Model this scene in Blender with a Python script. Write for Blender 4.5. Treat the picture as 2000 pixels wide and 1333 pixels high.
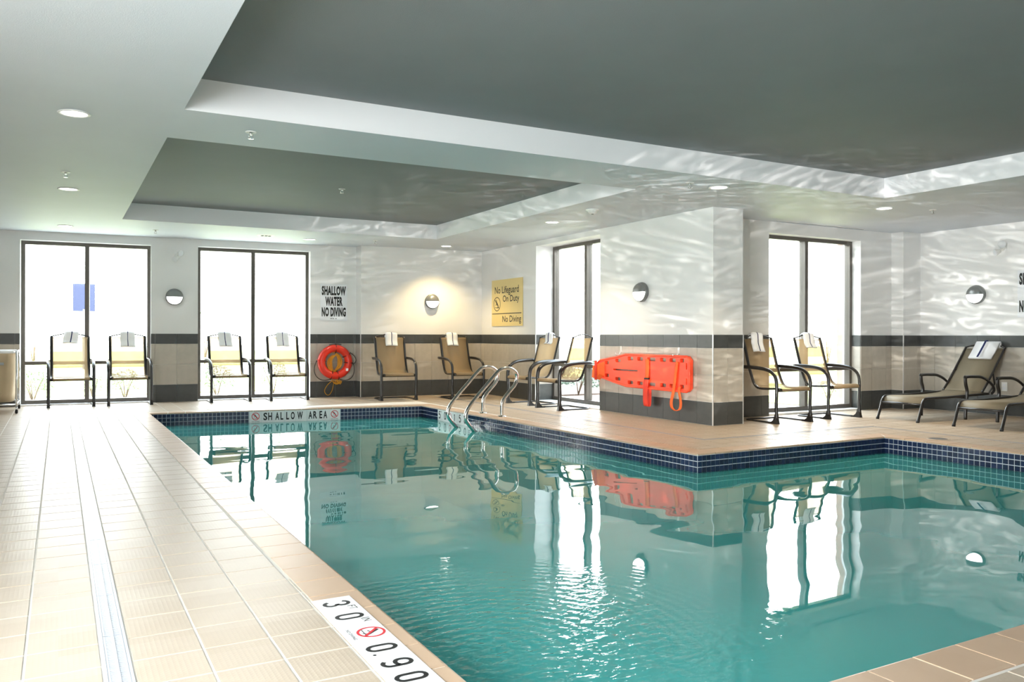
import bpy, bmesh, math, random
import numpy as np
from mathutils import Vector, Matrix
from mathutils.geometry import tessellate_polygon

# ------------------------------------------------------------------ clear
for o in list(bpy.data.objects):
    bpy.data.objects.remove(o, do_unlink=True)
S = bpy.context.scene
COL = S.collection
R = random.Random(7)

# ------------------------------------------------------------------ camera
H = 1.03
YAW = math.radians(28.9923)
ROLL = math.radians(0.1336)
cam = bpy.data.cameras.new('camera')
cam.sensor_width = 36.0
cam.lens = 1596.65 * 36.0 / 2000.0
cam.shift_y = -0.0055
cam.clip_start, cam.clip_end = 0.05, 400
co = bpy.data.objects.new('camera', cam)
COL.objects.link(co)
_f = Vector((math.sin(YAW), math.cos(YAW), 0))
_r = Vector((math.cos(YAW), -math.sin(YAW), 0))
_u = Vector((0, 0, 1))
_r2 = _r * math.cos(ROLL) + _u * math.sin(ROLL)
_u2 = _u * math.cos(ROLL) - _r * math.sin(ROLL)
M = Matrix((_r2, _u2, -_f)).transposed().to_4x4()
M.translation = (0, 0, H)
co.matrix_world = M
S.camera = co

# ------------------------------------------------------------------ world, light, exposure
W = bpy.data.worlds.new('overcast_sky')
S.world = W
W.use_nodes = True
wn = W.node_tree
bg = wn.nodes['Background']
tc = wn.nodes.new('ShaderNodeTexCoord')
sx = wn.nodes.new('ShaderNodeSeparateXYZ')
rp = wn.nodes.new('ShaderNodeValToRGB')
rp.color_ramp.elements[0].position = 0.0
rp.color_ramp.elements[0].color = (1.0, 0.98, 0.95, 1)
rp.color_ramp.elements[1].position = 0.8
rp.color_ramp.elements[1].color = (0.72, 0.85, 1.0, 1)
wn.links.new(tc.outputs['Generated'], sx.inputs[0])
wn.links.new(sx.outputs['Z'], rp.inputs[0])
wn.links.new(rp.outputs[0], bg.inputs['Color'])
bg.inputs['Strength'].default_value = 15.0

S.view_settings.view_transform = 'Standard'
S.view_settings.look = 'None'
S.view_settings.gamma = 1.0
S.view_settings.use_curve_mapping = False
S.view_settings.exposure = 0.25
S.cycles.use_denoising = True
S.cycles.max_bounces = 14
S.cycles.diffuse_bounces = 6
S.cycles.glossy_bounces = 6
S.cycles.transmission_bounces = 8
S.cycles.transparent_max_bounces = 12
S.cycles.caustics_refractive = True
S.cycles.caustics_reflective = False
S.cycles.sample_clamp_indirect = 6.0


def lamp(name, kind, loc, energy, color, aim=None, **kw):
    L = bpy.data.lights.new(name, kind)
    L.energy = energy
    L.color = color
    for k, v in kw.items():
        setattr(L, k, v)
    o = bpy.data.objects.new(name, L)
    COL.objects.link(o)
    o.location = loc
    if aim is not None:
        o.rotation_euler = (Vector(aim) - Vector(loc)).to_track_quat('-Z', 'Y').to_euler()
    return o


def area(name, loc, aim, sx_, sy_, energy, color, portal=False):
    o = lamp(name, 'AREA', loc, energy, color, aim, shape='RECTANGLE', size=sx_, size_y=sy_)
    o.data.cycles.is_portal = portal
    return o


# portals guide the sky light through the real window openings
area('window_portal_back_a', (0.36, 13.75, 1.2), (0.26, 12.0, 1.2), 1.7, 2.4, 1, (1, 1, 1), True)
area('window_portal_back_b', (2.75, 13.62, 1.2), (2.65, 12.0, 1.2), 1.75, 2.4, 1, (1, 1, 1), True)
area('window_portal_right', (6.90, 10.16, 1.2), (5.0, 10.16, 1.2), 1.75, 2.4, 1, (1, 1, 1), True)
area('window_portal_wing', (8.9, 7.80, 1.2), (8.9, 6.0, 1.2), 1.75, 2.4, 1, (1, 1, 1), True)
# added lamp outside an unseen left window, brightens the near deck and fascia
area('added_daylight_left', (-2.62, 1.2, 1.3), (0.0, 1.9, 1.25), 2.5, 2.4, 520, (0.96, 0.98, 1.0))
# added spotlight, imitates sun ripples off the water on walls and soffit
SPOTPOS, SPOTAIM = (1.7, 2.7, -0.10), (7.4, 8.7, 1.75)
RIPPLESPOT = lamp('added_ripple_spot', 'SPOT', SPOTPOS, 4000, (1.0, 0.97, 0.92), SPOTAIM,
                spot_size=math.radians(78), spot_blend=0.6, shadow_soft_size=0.02)


# ------------------------------------------------------------------ materials
def srgb(r, g, b):
    f = lambda c: (c / 255 / 12.92) if c / 255 <= 0.04045 else ((c / 255 + 0.055) / 1.055) ** 2.4
    return (f(r), f(g), f(b), 1)


def nt(name):
    m = bpy.data.materials.new(name)
    m.use_nodes = True
    n = m.node_tree
    return m, n, n.nodes, n.links


def mat(name, col, rough=0.5, metal=0.0, var=0.0, scale=8.0, bump=0.0, bscale=60.0, spec=0.5, objvar=0.0, coat=0.0, emit=None, estr=0.0):
    m, n, N, L = nt(name)
    b = N['Principled BSDF']
    b.inputs['Roughness'].default_value = rough
    b.inputs['Metallic'].default_value = metal
    b.inputs['Specular IOR Level'].default_value = spec
    b.inputs['Coat Weight'].default_value = coat
    b.inputs['Base Color'].default_value = col
    if emit:
        b.inputs['Emission Color'].default_value = emit
        b.inputs['Emission Strength'].default_value = estr
    if var or bump or objvar:
        t = N.new('ShaderNodeTexCoord')
    if var or objvar:
        h = N.new('ShaderNodeHueSaturation')
        h.inputs['Color'].default_value = col
        L.new(h.outputs[0], b.inputs['Base Color'])
        if var:
            x = N.new('ShaderNodeTexNoise')
            x.inputs['Scale'].default_value = scale
            x.inputs['Detail'].default_value = 5
            L.new(t.outputs['Object'], x.inputs['Vector'])
            mr = N.new('ShaderNodeMapRange')
            mr.inputs[1].default_value, mr.inputs[2].default_value = 0.25, 0.75
            mr.inputs[3].default_value, mr.inputs[4].default_value = 1 - var, 1 + var
            L.new(x.outputs[0], mr.inputs[0])
            src = mr.outputs[0]
        if objvar:
            oi = N.new('ShaderNodeObjectInfo')
            m2 = N.new('ShaderNodeMapRange')
            m2.inputs[3].default_value, m2.inputs[4].default_value = 1 - objvar, 1 + objvar
            L.new(oi.outputs['Random'], m2.inputs[0])
            if var:
                mm = N.new('ShaderNodeMath')
                mm.operation = 'MULTIPLY'
                L.new(src, mm.inputs[0])
                L.new(m2.outputs[0], mm.inputs[1])
                src = mm.outputs[0]
            else:
                src = m2.outputs[0]
        L.new(src, h.inputs['Value'])
    if bump:
        y = N.new('ShaderNodeTexNoise')
        y.inputs['Scale'].default_value = bscale
        y.inputs['Detail'].default_value = 4
        L.new(t.outputs['Object'], y.inputs['Vector'])
        bp = N.new('ShaderNodeBump')
        bp.inputs['Strength'].default_value = bump
        bp.inputs['Distance'].default_value = 0.01
        L.new(y.outputs[0], bp.inputs['Height'])
        L.new(bp.outputs[0], b.inputs['Normal'])
    return m


PAINT = mat('white_wall_paint', (0.80, 0.80, 0.795, 1), 0.55, var=0.02, scale=3, bump=0.08, bscale=120)
SOFFIT = mat('soffit_paint', (0.62, 0.66, 0.71, 1), 0.6, var=0.02, scale=2, bump=0.12, bscale=150)
FASCIA = mat('fascia_paint', (0.88, 0.88, 0.90, 1), 0.6, bump=0.05, bscale=120)
COFFER = mat('charcoal_ceiling_paint', (0.21, 0.222, 0.23, 1), 0.75, var=0.04, scale=2, bump=0.12, bscale=150)
DARKTILE = mat('charcoal_wall_tile', (0.055, 0.058, 0.056, 1), 0.32, var=0.12, scale=14, objvar=0.1, bump=0.05, bscale=40)
BEIGETILE = mat('beige_wall_tile', (0.45, 0.41, 0.35, 1), 0.4, var=0.08, scale=10, objvar=0.06, bump=0.05, bscale=40)
GROUT = mat('pale_grout', (0.72, 0.68, 0.62, 1), 0.8, var=0.06)
DARKGROUT = mat('tile_grout_band', (0.42, 0.40, 0.37, 1), 0.85)
BLUETILE = mat('navy_mosaic_tile', (0.012, 0.022, 0.062, 1), 0.12, var=0.2, scale=30, objvar=0.35)
BLUEGROUT = mat('mosaic_grout', (0.62, 0.66, 0.70, 1), 0.7)
PLASTER = mat('pool_plaster', (0.50, 0.78, 0.74, 1), 0.8, var=0.12, scale=5)
STEEL = mat('polished_stainless_steel', (0.62, 0.60, 0.57, 1), 0.12, metal=1.0)
CHROME = mat('chrome_tube', (0.72, 0.72, 0.72, 1), 0.15, metal=1.0)
GRATE = mat('pale_plastic_grate', (0.42, 0.44, 0.49, 1), 0.35, var=0.08, scale=10)
GRATEDARK = mat('drain_channel_dark', (0.06, 0.06, 0.065, 1), 0.6)
BRONZE = mat('dark_bronze_frame', (0.10, 0.088, 0.075, 1), 0.35, metal=0.3)
FRAMEPAINT = mat('black_bronze_powder_coat', (0.014, 0.012, 0.011, 1), 0.28, spec=0.6)
TRIM = mat('aluminium_corner_trim', (0.8, 0.8, 0.8, 1), 0.3, metal=0.6)
WHITEPL = mat('white_plastic', (0.82, 0.82, 0.80, 1), 0.4)
GREYMETAL = mat('grey_lamp_housing', (0.24, 0.25, 0.25, 1), 0.35, metal=0.6)
BLACK = mat('black_ink', (0.008, 0.008, 0.008, 1), 0.5)
REDINK = mat('red_ink', (0.62, 0.02, 0.03, 1), 0.45)
SIGNWHITE = mat('white_sign_board', (0.80, 0.82, 0.85, 1), 0.4)
SIGNGOLD = mat('gold_sign_board', (0.78, 0.62, 0.27, 1), 0.4)
MARKER = mat('white_marker_tile', (0.84, 0.84, 0.83, 1), 0.3)
RINGRED = mat('red_ring_vinyl', (0.78, 0.035, 0.015, 1), 0.32, var=0.06)
BOARDRED = mat('orange_red_plastic', (0.95, 0.075, 0.025, 1), 0.42, var=0.05, bump=0.05)
STRAP = mat('orange_webbing', (1.0, 0.15, 0.02, 1), 0.6, bump=0.2, bscale=300)
STRAPRED = mat('red_webbing', (0.85, 0.05, 0.02, 1), 0.6, bump=0.2, bscale=300)
ROPEY = mat('yellow_rope', (0.75, 0.36, 0.03, 1), 0.7, bump=0.3, bscale=200)
ROPEK = mat('black_rope', (0.012, 0.011, 0.011, 1), 0.7)
TOWEL = mat('white_terry', (0.90, 0.90, 0.91, 1), 0.95, bump=0.5, bscale=220)
TOWEL.node_tree.nodes['Principled BSDF'].inputs['Transmission Weight'].default_value = 0.0
NAVY = mat('navy_stripe', (0.01, 0.018, 0.09, 1), 0.9)
CANVAS = mat('beige_canvas', (0.55, 0.43, 0.28, 1), 0.85, var=0.06, scale=6, bump=0.2, bscale=160)
RUBBER = mat('black_rubber', (0.01, 0.01, 0.01, 1), 0.6)
LAMPGLOW = mat('lit_lamp_lens', (0.9, 0.9, 0.9, 1), 0.4, emit=(1.0, 0.96, 0.88, 1), estr=9)
SCONCEGLOW = mat('lit_opal_glass', (0.9, 0.9, 0.9, 1), 0.3, emit=(1.0, 0.98, 0.96, 1), estr=5)
CONCRETE = mat('pale_concrete', (0.60, 0.58, 0.54, 1), 0.9, var=0.06)
LAWN = mat('sunlit_lawn', (0.36, 0.38, 0.12, 1), 0.95, var=0.1, scale=2)
MULCH = mat('bark_mulch', (0.095, 0.065, 0.05, 1), 0.95, var=0.3, scale=30, bump=0.8, bscale=60)
LEAF = mat('shrub_leaf', (0.13, 0.20, 0.06, 1), 0.6, objvar=0.25)
LEAFDARK = mat('dark_shrub_leaf', (0.035, 0.06, 0.03, 1), 0.6, objvar=0.2)
BARK = mat('stem_bark', (0.12, 0.08, 0.05, 1), 0.9)
SIGNBLUE = mat('blue_sign_panel', (0.004, 0.011, 0.05, 1), 0.4)
BRICK = mat('pinkish_brick', (0.42, 0.28, 0.22, 1), 0.9, var=0.15)
OUTFASC = mat('far_pale_wall', (0.6, 0.58, 0.55, 1), 0.9)


def make_decktile(name, c1, c2, grip=True, rough=0.38):
    """beige unglazed paver: tint changes from one tile to the next, with a fine raised grip grid"""
    m, n, N, L = nt(name)
    b = N['Principled BSDF']
    g = N.new('ShaderNodeNewGeometry')
    sc = N.new('ShaderNodeVectorMath')
    sc.operation = 'SCALE'
    sc.inputs['Scale'].default_value = 1 / 0.213
    L.new(g.outputs['Position'], sc.inputs[0])
    fl = N.new('ShaderNodeVectorMath')
    fl.operation = 'FLOOR'
    L.new(sc.outputs[0], fl.inputs[0])
    wnz = N.new('ShaderNodeTexWhiteNoise')
    L.new(fl.outputs[0], wnz.inputs['Vector'])
    nz = N.new('ShaderNodeTexNoise')
    nz.inputs['Scale'].default_value = 9
    nz.inputs['Detail'].default_value = 6
    L.new(g.outputs['Position'], nz.inputs['Vector'])
    ad = N.new('ShaderNodeMath')
    ad.operation = 'MULTIPLY_ADD'
    ad.inputs[1].default_value = 0.45
    L.new(wnz.outputs['Value'], ad.inputs[0])
    ml = N.new('ShaderNodeMath')
    ml.operation = 'MULTIPLY'
    ml.inputs[1].default_value = 0.55
    L.new(nz.outputs[0], ml.inputs[0])
    L.new(ml.outputs[0], ad.inputs[2])
    mx = N.new('ShaderNodeMix')
    mx.data_type = 'RGBA'
    mx.inputs[6].default_value = c1
    mx.inputs[7].default_value = c2
    L.new(ad.outputs[0], mx.inputs[0])
    L.new(mx.outputs[2], b.inputs['Base Color'])
    b.inputs['Roughness'].default_value = rough
    b.inputs['Specular IOR Level'].default_value = 0.24
    bp = N.new('ShaderNodeBump')
    bp.inputs['Distance'].default_value = 0.002
    bp.inputs['Strength'].default_value = 0.35
    if grip:
        ck = N.new('ShaderNodeTexVoronoi')
        ck.feature = 'F1'
        ck.distance = 'CHEBYCHEV'
        ck.inputs['Randomness'].default_value = 0.0
        ck.inputs['Scale'].default_value = 62
        L.new(g.outputs['Position'], ck.inputs['Vector'])
        L.new(ck.outputs['Distance'], bp.inputs['Height'])
    else:
        L.new(nz.outputs[0], bp.inputs['Height'])
    L.new(bp.outputs[0], b.inputs['Normal'])
    return m


DECK = make_decktile('beige_grip_paver', (0.40, 0.315, 0.23, 1), (0.48, 0.40, 0.315, 1))
COPING = make_decktile('terracotta_beige_coping', (0.47, 0.32, 0.21, 1), (0.55, 0.40, 0.28, 1), grip=False)


def schlick(N, L, f0, normal=None):
    """mirror share of a thin clear surface, the same from either side"""
    lw = N.new('ShaderNodeLayerWeight')
    lw.inputs['Blend'].default_value = 0.5
    if normal is not None:
        L.new(normal, lw.inputs['Normal'])
    p = N.new('ShaderNodeMath')
    p.operation = 'POWER'
    p.inputs[1].default_value = 5.0
    L.new(lw.outputs['Facing'], p.inputs[0])
    q = N.new('ShaderNodeMath')
    q.operation = 'MULTIPLY_ADD'
    q.inputs[1].default_value = 1 - f0
    q.inputs[2].default_value = f0
    L.new(p.outputs[0], q.inputs[0])
    return q.outputs[0]


def make_glass():
    m, n, N, L = nt('clear_window_glass')
    N.remove(N['Principled BSDF'])
    out = N['Material Output']
    fr = schlick(N, L, 0.03)
    tr = N.new('ShaderNodeBsdfTransparent')
    tr.inputs[0].default_value = (0.95, 0.97, 0.96, 1)
    gl = N.new('ShaderNodeBsdfGlossy')
    gl.inputs['Roughness'].default_value = 0.02
    mx = N.new('ShaderNodeMixShader')
    L.new(fr, mx.inputs[0])
    L.new(tr.outputs[0], mx.inputs[1])
    L.new(gl.outputs[0], mx.inputs[2])
    L.new(mx.outputs[0], out.inputs[0])
    return m


GLASS = make_glass()


def make_sling(name, col, openness):
    """woven vinyl mesh: an open weave, part see-through, part translucent yarn"""
    m, n, N, L = nt(name)
    b = N['Principled BSDF']
    out = N['Material Output']
    b.inputs['Base Color'].default_value = col
    b.inputs['Roughness'].default_value = 0.6
    t = N.new('ShaderNodeTexCoord')
    w = N.new('ShaderNodeTexNoise')
    w.inputs['Scale'].default_value = 240
    L.new(t.outputs['Object'], w.inputs['Vector'])
    bp = N.new('ShaderNodeBump')
    bp.inputs['Strength'].default_value = 0.3
    bp.inputs['Distance'].default_value = 0.003
    L.new(w.outputs[0], bp.inputs['Height'])
    L.new(bp.outputs[0], b.inputs['Normal'])
    tl = N.new('ShaderNodeBsdfTranslucent')
    tl.inputs[0].default_value = col
    m1 = N.new('ShaderNodeMixShader')
    m1.inputs[0].default_value = 0.35
    L.new(b.outputs[0], m1.inputs[1])
    L.new(tl.outputs[0], m1.inputs[2])
    tr = N.new('ShaderNodeBsdfTransparent')
    tr.inputs[0].default_value = (1, 0.97, 0.9, 1)
    m2 = N.new('ShaderNodeMixShader')
    m2.inputs[0].default_value = openness
    L.new(m1.outputs[0], m2.inputs[1])
    L.new(tr.outputs[0], m2.inputs[2])
    L.new(m2.outputs[0], out.inputs[0])
    return m


SLING = make_sling('tan_sling_mesh', (0.46, 0.34, 0.20, 1), 0.42)
LOUNGESLING = make_sling('taupe_sling_mesh', (0.30, 0.25, 0.17, 1), 0.12)


def make_water():
    m, n, N, L = nt('rippled_pool_water')
    N.remove(N['Principled BSDF'])
    out = N['Material Output']
    g = N.new('ShaderNodeNewGeometry')

    def noise(scale, sxyz, detail, dist=0.0):
        mp = N.new('ShaderNodeMapping')
        mp.inputs['Scale'].default_value = sxyz
        mp.inputs['Rotation'].default_value = (0, 0, math.radians(-26))
        L.new(g.outputs['Position'], mp.inputs['Vector'])
        x = N.new('ShaderNodeTexNoise')
        x.inputs['Scale'].default_value = scale
        x.inputs['Detail'].default_value = detail
        x.inputs['Distortion'].default_value = dist
        L.new(mp.outputs[0], x.inputs['Vector'])
        return x.outputs[0]

    def math_(op, a, b_=None, c=None):
        x = N.new('ShaderNodeMath')
        x.operation = op
        for i, v in enumerate((a, b_, c)):
            if v is None:
                continue
            if isinstance(v, (int, float)):
                x.inputs[i].default_value = v
            else:
                L.new(v, x.inputs[i])
        return x.outputs[0]

    big = noise(1.3, (0.45, 1.0, 1), 0.0)
    mid = noise(3.4, (0.45, 1.0, 1), 0.0, 0.3)
    fine = noise(24.0, (0.6, 1.0, 1), 2.0, 0.5)
    # chop and rings are strongest near the left bank where someone stirred the water
    wob = noise(2.5, (1, 1, 1), 0.0)
    ds = N.new('ShaderNodeVectorMath')
    ds.operation = 'DISTANCE'
    ds.inputs[1].default_value = (1.42, 2.75, -0.17)
    L.new(g.outputs['Position'], ds.inputs[0])

    def near(r0, r1, lo):
        mr = N.new('ShaderNodeMapRange')
        mr.interpolation_type = 'SMOOTHSTEP'
        mr.inputs[1].default_value, mr.inputs[2].default_value = r0, r1
        mr.inputs[3].default_value, mr.inputs[4].default_value = 1.0, lo
        L.new(ds.outputs['Value'], mr.inputs[0])
        return mr.outputs[0]
    rings = math_('SINE', math_('MULTIPLY', math_('MULTIPLY_ADD', wob, 0.10, ds.outputs['Value']), 105.0))
    h = math_('MULTIPLY', big, 0.011)
    h = math_('MULTIPLY_ADD', mid, 0.0044, h)
    h = math_('ADD', h, math_('MULTIPLY', math_('MULTIPLY', fine, 0.010), near(0.3, 1.45, 0.0)))
    h = math_('ADD', h, math_('MULTIPLY', math_('MULTIPLY', rings, 0.0007), near(0.6, 1.5, 0.0)))
    bp = N.new('ShaderNodeBump')
    bp.inputs['Strength'].default_value = 0.55
    bp.inputs['Distance'].default_value = 1.0
    L.new(h, bp.inputs['Height'])
    fr = schlick(N, L, 0.022, bp.outputs[0])
    rf = N.new('ShaderNodeBsdfTransparent')
    rf.inputs['Color'].default_value = (0.40, 0.78, 0.76, 1)
    # suspended scatter: the water body itself glows turquoise and veils the basin
    df = N.new('ShaderNodeBsdfDiffuse')
    df.inputs['Color'].default_value = (0.055, 0.41, 0.395, 1)
    L.new(bp.outputs[0], df.inputs['Normal'])
    body = N.new('ShaderNodeMixShader')
    body.inputs[0].default_value = 0.72
    L.new(rf.outputs[0], body.inputs[1])
    L.new(df.outputs[0], body.inputs[2])
    gl = N.new('ShaderNodeBsdfGlossy')
    gl.inputs['Color'].default_value = (1, 1, 1, 1)
    gl.inputs['Roughness'].default_value = 0.0
    L.new(bp.outputs[0], gl.inputs['Normal'])
    mx = N.new('ShaderNodeMixShader')
    L.new(fr, mx.inputs[0])
    L.new(body.outputs[0], mx.inputs[1])
    L.new(gl.outputs[0], mx.inputs[2])
    L.new(mx.outputs[0], out.inputs[0])
    return m


WATER = make_water()


def imitate_caustics(o):
    """streaky noise pattern for the added spotlight, imitating sun broken by ripples"""
    Ld = o.data
    Ld.use_nodes = True
    n = Ld.node_tree
    N, L = n.nodes, n.links
    em = N['Emission']
    t = N.new('ShaderNodeTexCoord')
    sp = N.new('ShaderNodeSeparateXYZ')
    L.new(t.outputs['Normal'], sp.inputs[0])

    def mth(op, a, b=None):
        x = N.new('ShaderNodeMath')
        x.operation = op
        for i, v in enumerate((a, b)):
            if v is None:
                continue
            if isinstance(v, (int, float)):
                x.inputs[i].default_value = v
            else:
                L.new(v, x.inputs[i])
        return x.outputs[0]
    px = mth('DIVIDE', sp.outputs['X'], mth('ABSOLUTE', sp.outputs['Z']))
    py = mth('DIVIDE', sp.outputs['Y'], mth('ABSOLUTE', sp.outputs['Z']))
    cb = N.new('ShaderNodeCombineXYZ')
    L.new(px, cb.inputs[0])
    L.new(py, cb.inputs[1])

    def ridge(scale, sxy, rot, dist, power, off):
        mp = N.new('ShaderNodeMapping')
        mp.inputs['Scale'].default_value = sxy
        mp.inputs['Rotation'].default_value = (0, 0, rot)
        mp.inputs['Location'].default_value = off
        L.new(cb.outputs[0], mp.inputs['Vector'])
        x = N.new('ShaderNodeTexNoise')
        x.inputs['Scale'].default_value = scale
        x.inputs['Detail'].default_value = 1.0
        x.inputs['Distortion'].default_value = dist
        L.new(mp.outputs[0], x.inputs['Vector'])
        a = mth('ABSOLUTE', mth('SUBTRACT', x.outputs[0], 0.5))
        a = mth('SUBTRACT', 1.0, mth('MULTIPLY', a, 4.0))
        a = mth('MAXIMUM', a, 0.0)
        return mth('POWER', a, power)
    r = mth('ADD', ridge(11.0, (0.75, 6.0, 1), 0.16, 0.7, 30.0, (3, 1, 0)), ridge(18.0, (0.8, 5.0, 1), -0.12, 0.6, 36.0, (9, 4, 2)))
    msk = N.new('ShaderNodeTexNoise')
    msk.inputs['Scale'].default_value = 3.5
    L.new(cb.outputs[0], msk.inputs['Vector'])
    r = mth('MULTIPLY', r, mth('MAXIMUM', mth('MULTIPLY', mth('SUBTRACT', msk.outputs[0], 0.25), 2.6), 0.0))
    # mask: the spotlight's downward light is cut off
    el = (SPOTAIM[2] - SPOTPOS[2]) / math.hypot(SPOTAIM[0] - SPOTPOS[0], SPOTAIM[1] - SPOTPOS[1])
    upw = mth('MINIMUM', mth('MAXIMUM', mth('MULTIPLY', mth('ADD', py, el), 14.0), 0.0), 1.0)
    # mask: the added spotlight is also cut off above a hand-set elevation
    upw = mth('MULTIPLY', upw, mth('MINIMUM', mth('MAXIMUM', mth('MULTIPLY', mth('SUBTRACT', 0.42, py), 6.0), 0.0), 1.0))
    L.new(mth('MULTIPLY', mth('ADD', r, 0.01), upw), em.inputs['Strength'])


imitate_caustics(RIPPLESPOT)


# ------------------------------------------------------------------ mesh helpers
class MB:
    def __init__(self):
        self.v, self.f, self.sm = [], [], []

    def add(self, vs, fs, smooth=False):
        o = len(self.v)
        self.v += [tuple(x) for x in vs]
        self.f += [tuple(i + o for i in q) for q in fs]
        self.sm += [smooth] * len(fs)
        return self

    def box(self, x0, x1, y0, y1, z0, z1):
        vs = [(x0, y0, z0), (x1, y0, z0), (x1, y1, z0), (x0, y1, z0), (x0, y0, z1), (x1, y0, z1), (x1, y1, z1), (x0, y1, z1)]
        return self.add(vs, [(0, 3, 2, 1), (4, 5, 6, 7), (0, 1, 5, 4), (1, 2, 6, 5), (2, 3, 7, 6), (3, 0, 4, 7)])

    def obox(self, p0, p1, n, t0, t1, z0, z1):
        """box along the floor line p0-p1, thickness t0..t1 along n"""
        p0, p1, n = Vector(p0), Vector(p1), Vector(n)
        a, b, c, d = p0 + n * t0, p1 + n * t0, p1 + n * t1, p0 + n * t1
        vs = [(q.x, q.y, z0) for q in (a, b, c, d)] + [(q.x, q.y, z1) for q in (a, b, c, d)]
        fs = [(0, 3, 2, 1), (4, 5, 6, 7), (0, 1, 5, 4), (1, 2, 6, 5), (2, 3, 7, 6), (3, 0, 4, 7)]
        e1, e2 = b - a, d - a
        if e1.x * e2.y - e1.y * e2.x < 0:
            fs = [tuple(reversed(q)) for q in fs]
        return self.add(vs, fs)

    def cyl(self, p0, p1, r, seg=12, r2=None):
        return self.tube([p0, p1], r, seg, r2=r2)

    def tube(self, pts, r, seg=10, flat=None, r2=None, up=None, closed=False):
        """sweep an (optionally flattened) round section along points"""
        P = [Vector(p) for p in pts]
        n = len(P)
        rr = r if isinstance(r, (list, tuple)) else [r] * n
        if r2 is not None:
            rr = [r + (r2 - r) * i / (n - 1) for i in range(n)]
        rings = []
        ref = Vector(up) if up else None
        prevn = None
        for i in range(n):
            if closed:
                t = P[(i + 1) % n] - P[(i - 1) % n]
            else:
                t = (P[min(i + 1, n - 1)] - P[max(i - 1, 0)])
            t.normalize()
            if ref is not None:
                a = ref - t * ref.dot(t)
                if a.length < 1e-4:
                    a = t.orthogonal()
            elif prevn is None:
                a = t.orthogonal()
            else:
                a = prevn - t * prevn.dot(t)
                if a.length < 1e-5:
                    a = t.orthogonal()
            a.normalize()
            prevn = a
            b = t.cross(a)
            fa = flat if flat else 1.0
            rings.append([P[i] + a * math.cos(2 * math.pi * k / seg) * rr[i] + b * math.sin(2 * math.pi * k / seg) * rr[i] * fa for k in range(seg)])
        vs = [v for q in rings for v in q]
        fs = []
        m = n if closed else n - 1
        for i in range(m):
            j = (i + 1) % n
            for k in range(seg):
                k2 = (k + 1) % seg
                fs.append((i * seg + k, i * seg + k2, j * seg + k2, j * seg + k))
        self.add(vs, fs, True)
        if not closed:
            o = len(self.v) - len(vs)
            self.f.append(tuple(o + k for k in reversed(range(seg))))
            self.f.append(tuple(o + (n - 1) * seg + k for k in range(seg)))
            self.sm += [False, False]
        return self

    def lathe(self, prof, origin=(0, 0, 0), axis=(0, 0, 1), seg=24, a0=0.0, a1=2 * math.pi, ref=None):
        ax = Vector(axis).normalized()
        a = Vector(ref) if ref else ax.orthogonal().normalized()
        b = ax.cross(a)
        o = Vector(origin)
        full = abs(a1 - a0 - 2 * math.pi) < 1e-6
        ns = seg if full else seg + 1
        vs = []
        for r, z in prof:
            for k in range(ns):
                an = a0 + (a1 - a0) * k / seg
                vs.append(o + ax * z + (a * math.cos(an) + b * math.sin(an)) * r)
        fs = []
        for i in range(len(prof) - 1):
            for k in range(seg):
                k2 = (k + 1) % ns
                fs.append((i * ns + k, i * ns + k2, (i + 1) * ns + k2, (i + 1) * ns + k))
        return self.add(vs, fs, True)

    def prism(self, poly, z0, z1, inset=0.0):
        n = len(poly)
        top = poly
        if inset:
            c = Vector((sum(p[0] for p in poly) / n, sum(p[1] for p in poly) / n))
            top = []
            for p in poly:
                d = c - Vector(p[:2])
                q = Vector(p[:2]) + d.normalized() * min(inset, d.length * 0.4)
                top.append((q.x, q.y))
        vs = [(p[0], p[1], z0) for p in poly] + [(p[0], p[1], z1) for p in top]
        fs = [tuple(range(n, 2 * n))]
        for i in range(n):
            j = (i + 1) % n
            fs.append((i, j, n + j, n + i))
        return self.add(vs, fs)

    def sheet(self, A, B, th):
        """solid ribbon between two matching point lists (offset by th along its own normal)"""
        A = [Vector(a) for a in A]
        B = [Vector(b) for b in B]
        n = len(A)
        vs = []
        for i in range(n):
            t = A[min(i + 1, n - 1)] - A[max(i - 1, 0)]
            nn = t.cross(B[i] - A[i])
            nn.normalize()
            vs += [A[i], B[i], B[i] + nn * th, A[i] + nn * th]
        fs = []
        for i in range(n - 1):
            a, b = i * 4, i * 4 + 4
            for k in range(4):
                k2 = (k + 1) % 4
                fs.append((a + k, a + k2, b + k2, b + k))
        fs.append((3, 2, 1, 0))
        e = (n - 1) * 4
        fs.append((e, e + 1, e + 2, e + 3))
        return self.add(vs, fs, True)

    def mesh(self, name, m):
        me = bpy.data.meshes.new(name)
        me.from_pydata(self.v, [], self.f)
        me.polygons.foreach_set('use_smooth', self.sm)
        bm = bmesh.new()
        bm.from_mesh(me)
        bmesh.ops.recalc_face_normals(bm, faces=bm.faces)
        bm.to_mesh(me)
        bm.free()
        if m:
            me.materials.append(m)
        me.update()
        return me

    def build(self, name, m, parent=None, **kw):
        return put(name, self.mesh(name, m), parent, **kw)


def put(name, me, parent=None, loc=None, **kw):
    o = bpy.data.objects.new(name, me)
    COL.objects.link(o)
    if parent:
        o.parent = parent
    if loc is not None:
        o.location = loc
    for k, v in kw.items():
        o[k] = v
    return o


def thing(name, label, cat, loc=(0, 0, 0), rz=0.0, group=None):
    o = bpy.data.objects.new(name, None)
    COL.objects.link(o)
    o.empty_display_size = 0.1
    o.location = loc
    o.rotation_euler = (0, 0, rz)
    o['label'], o['category'] = label, cat
    if group:
        o['group'] = group
    return o


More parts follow.
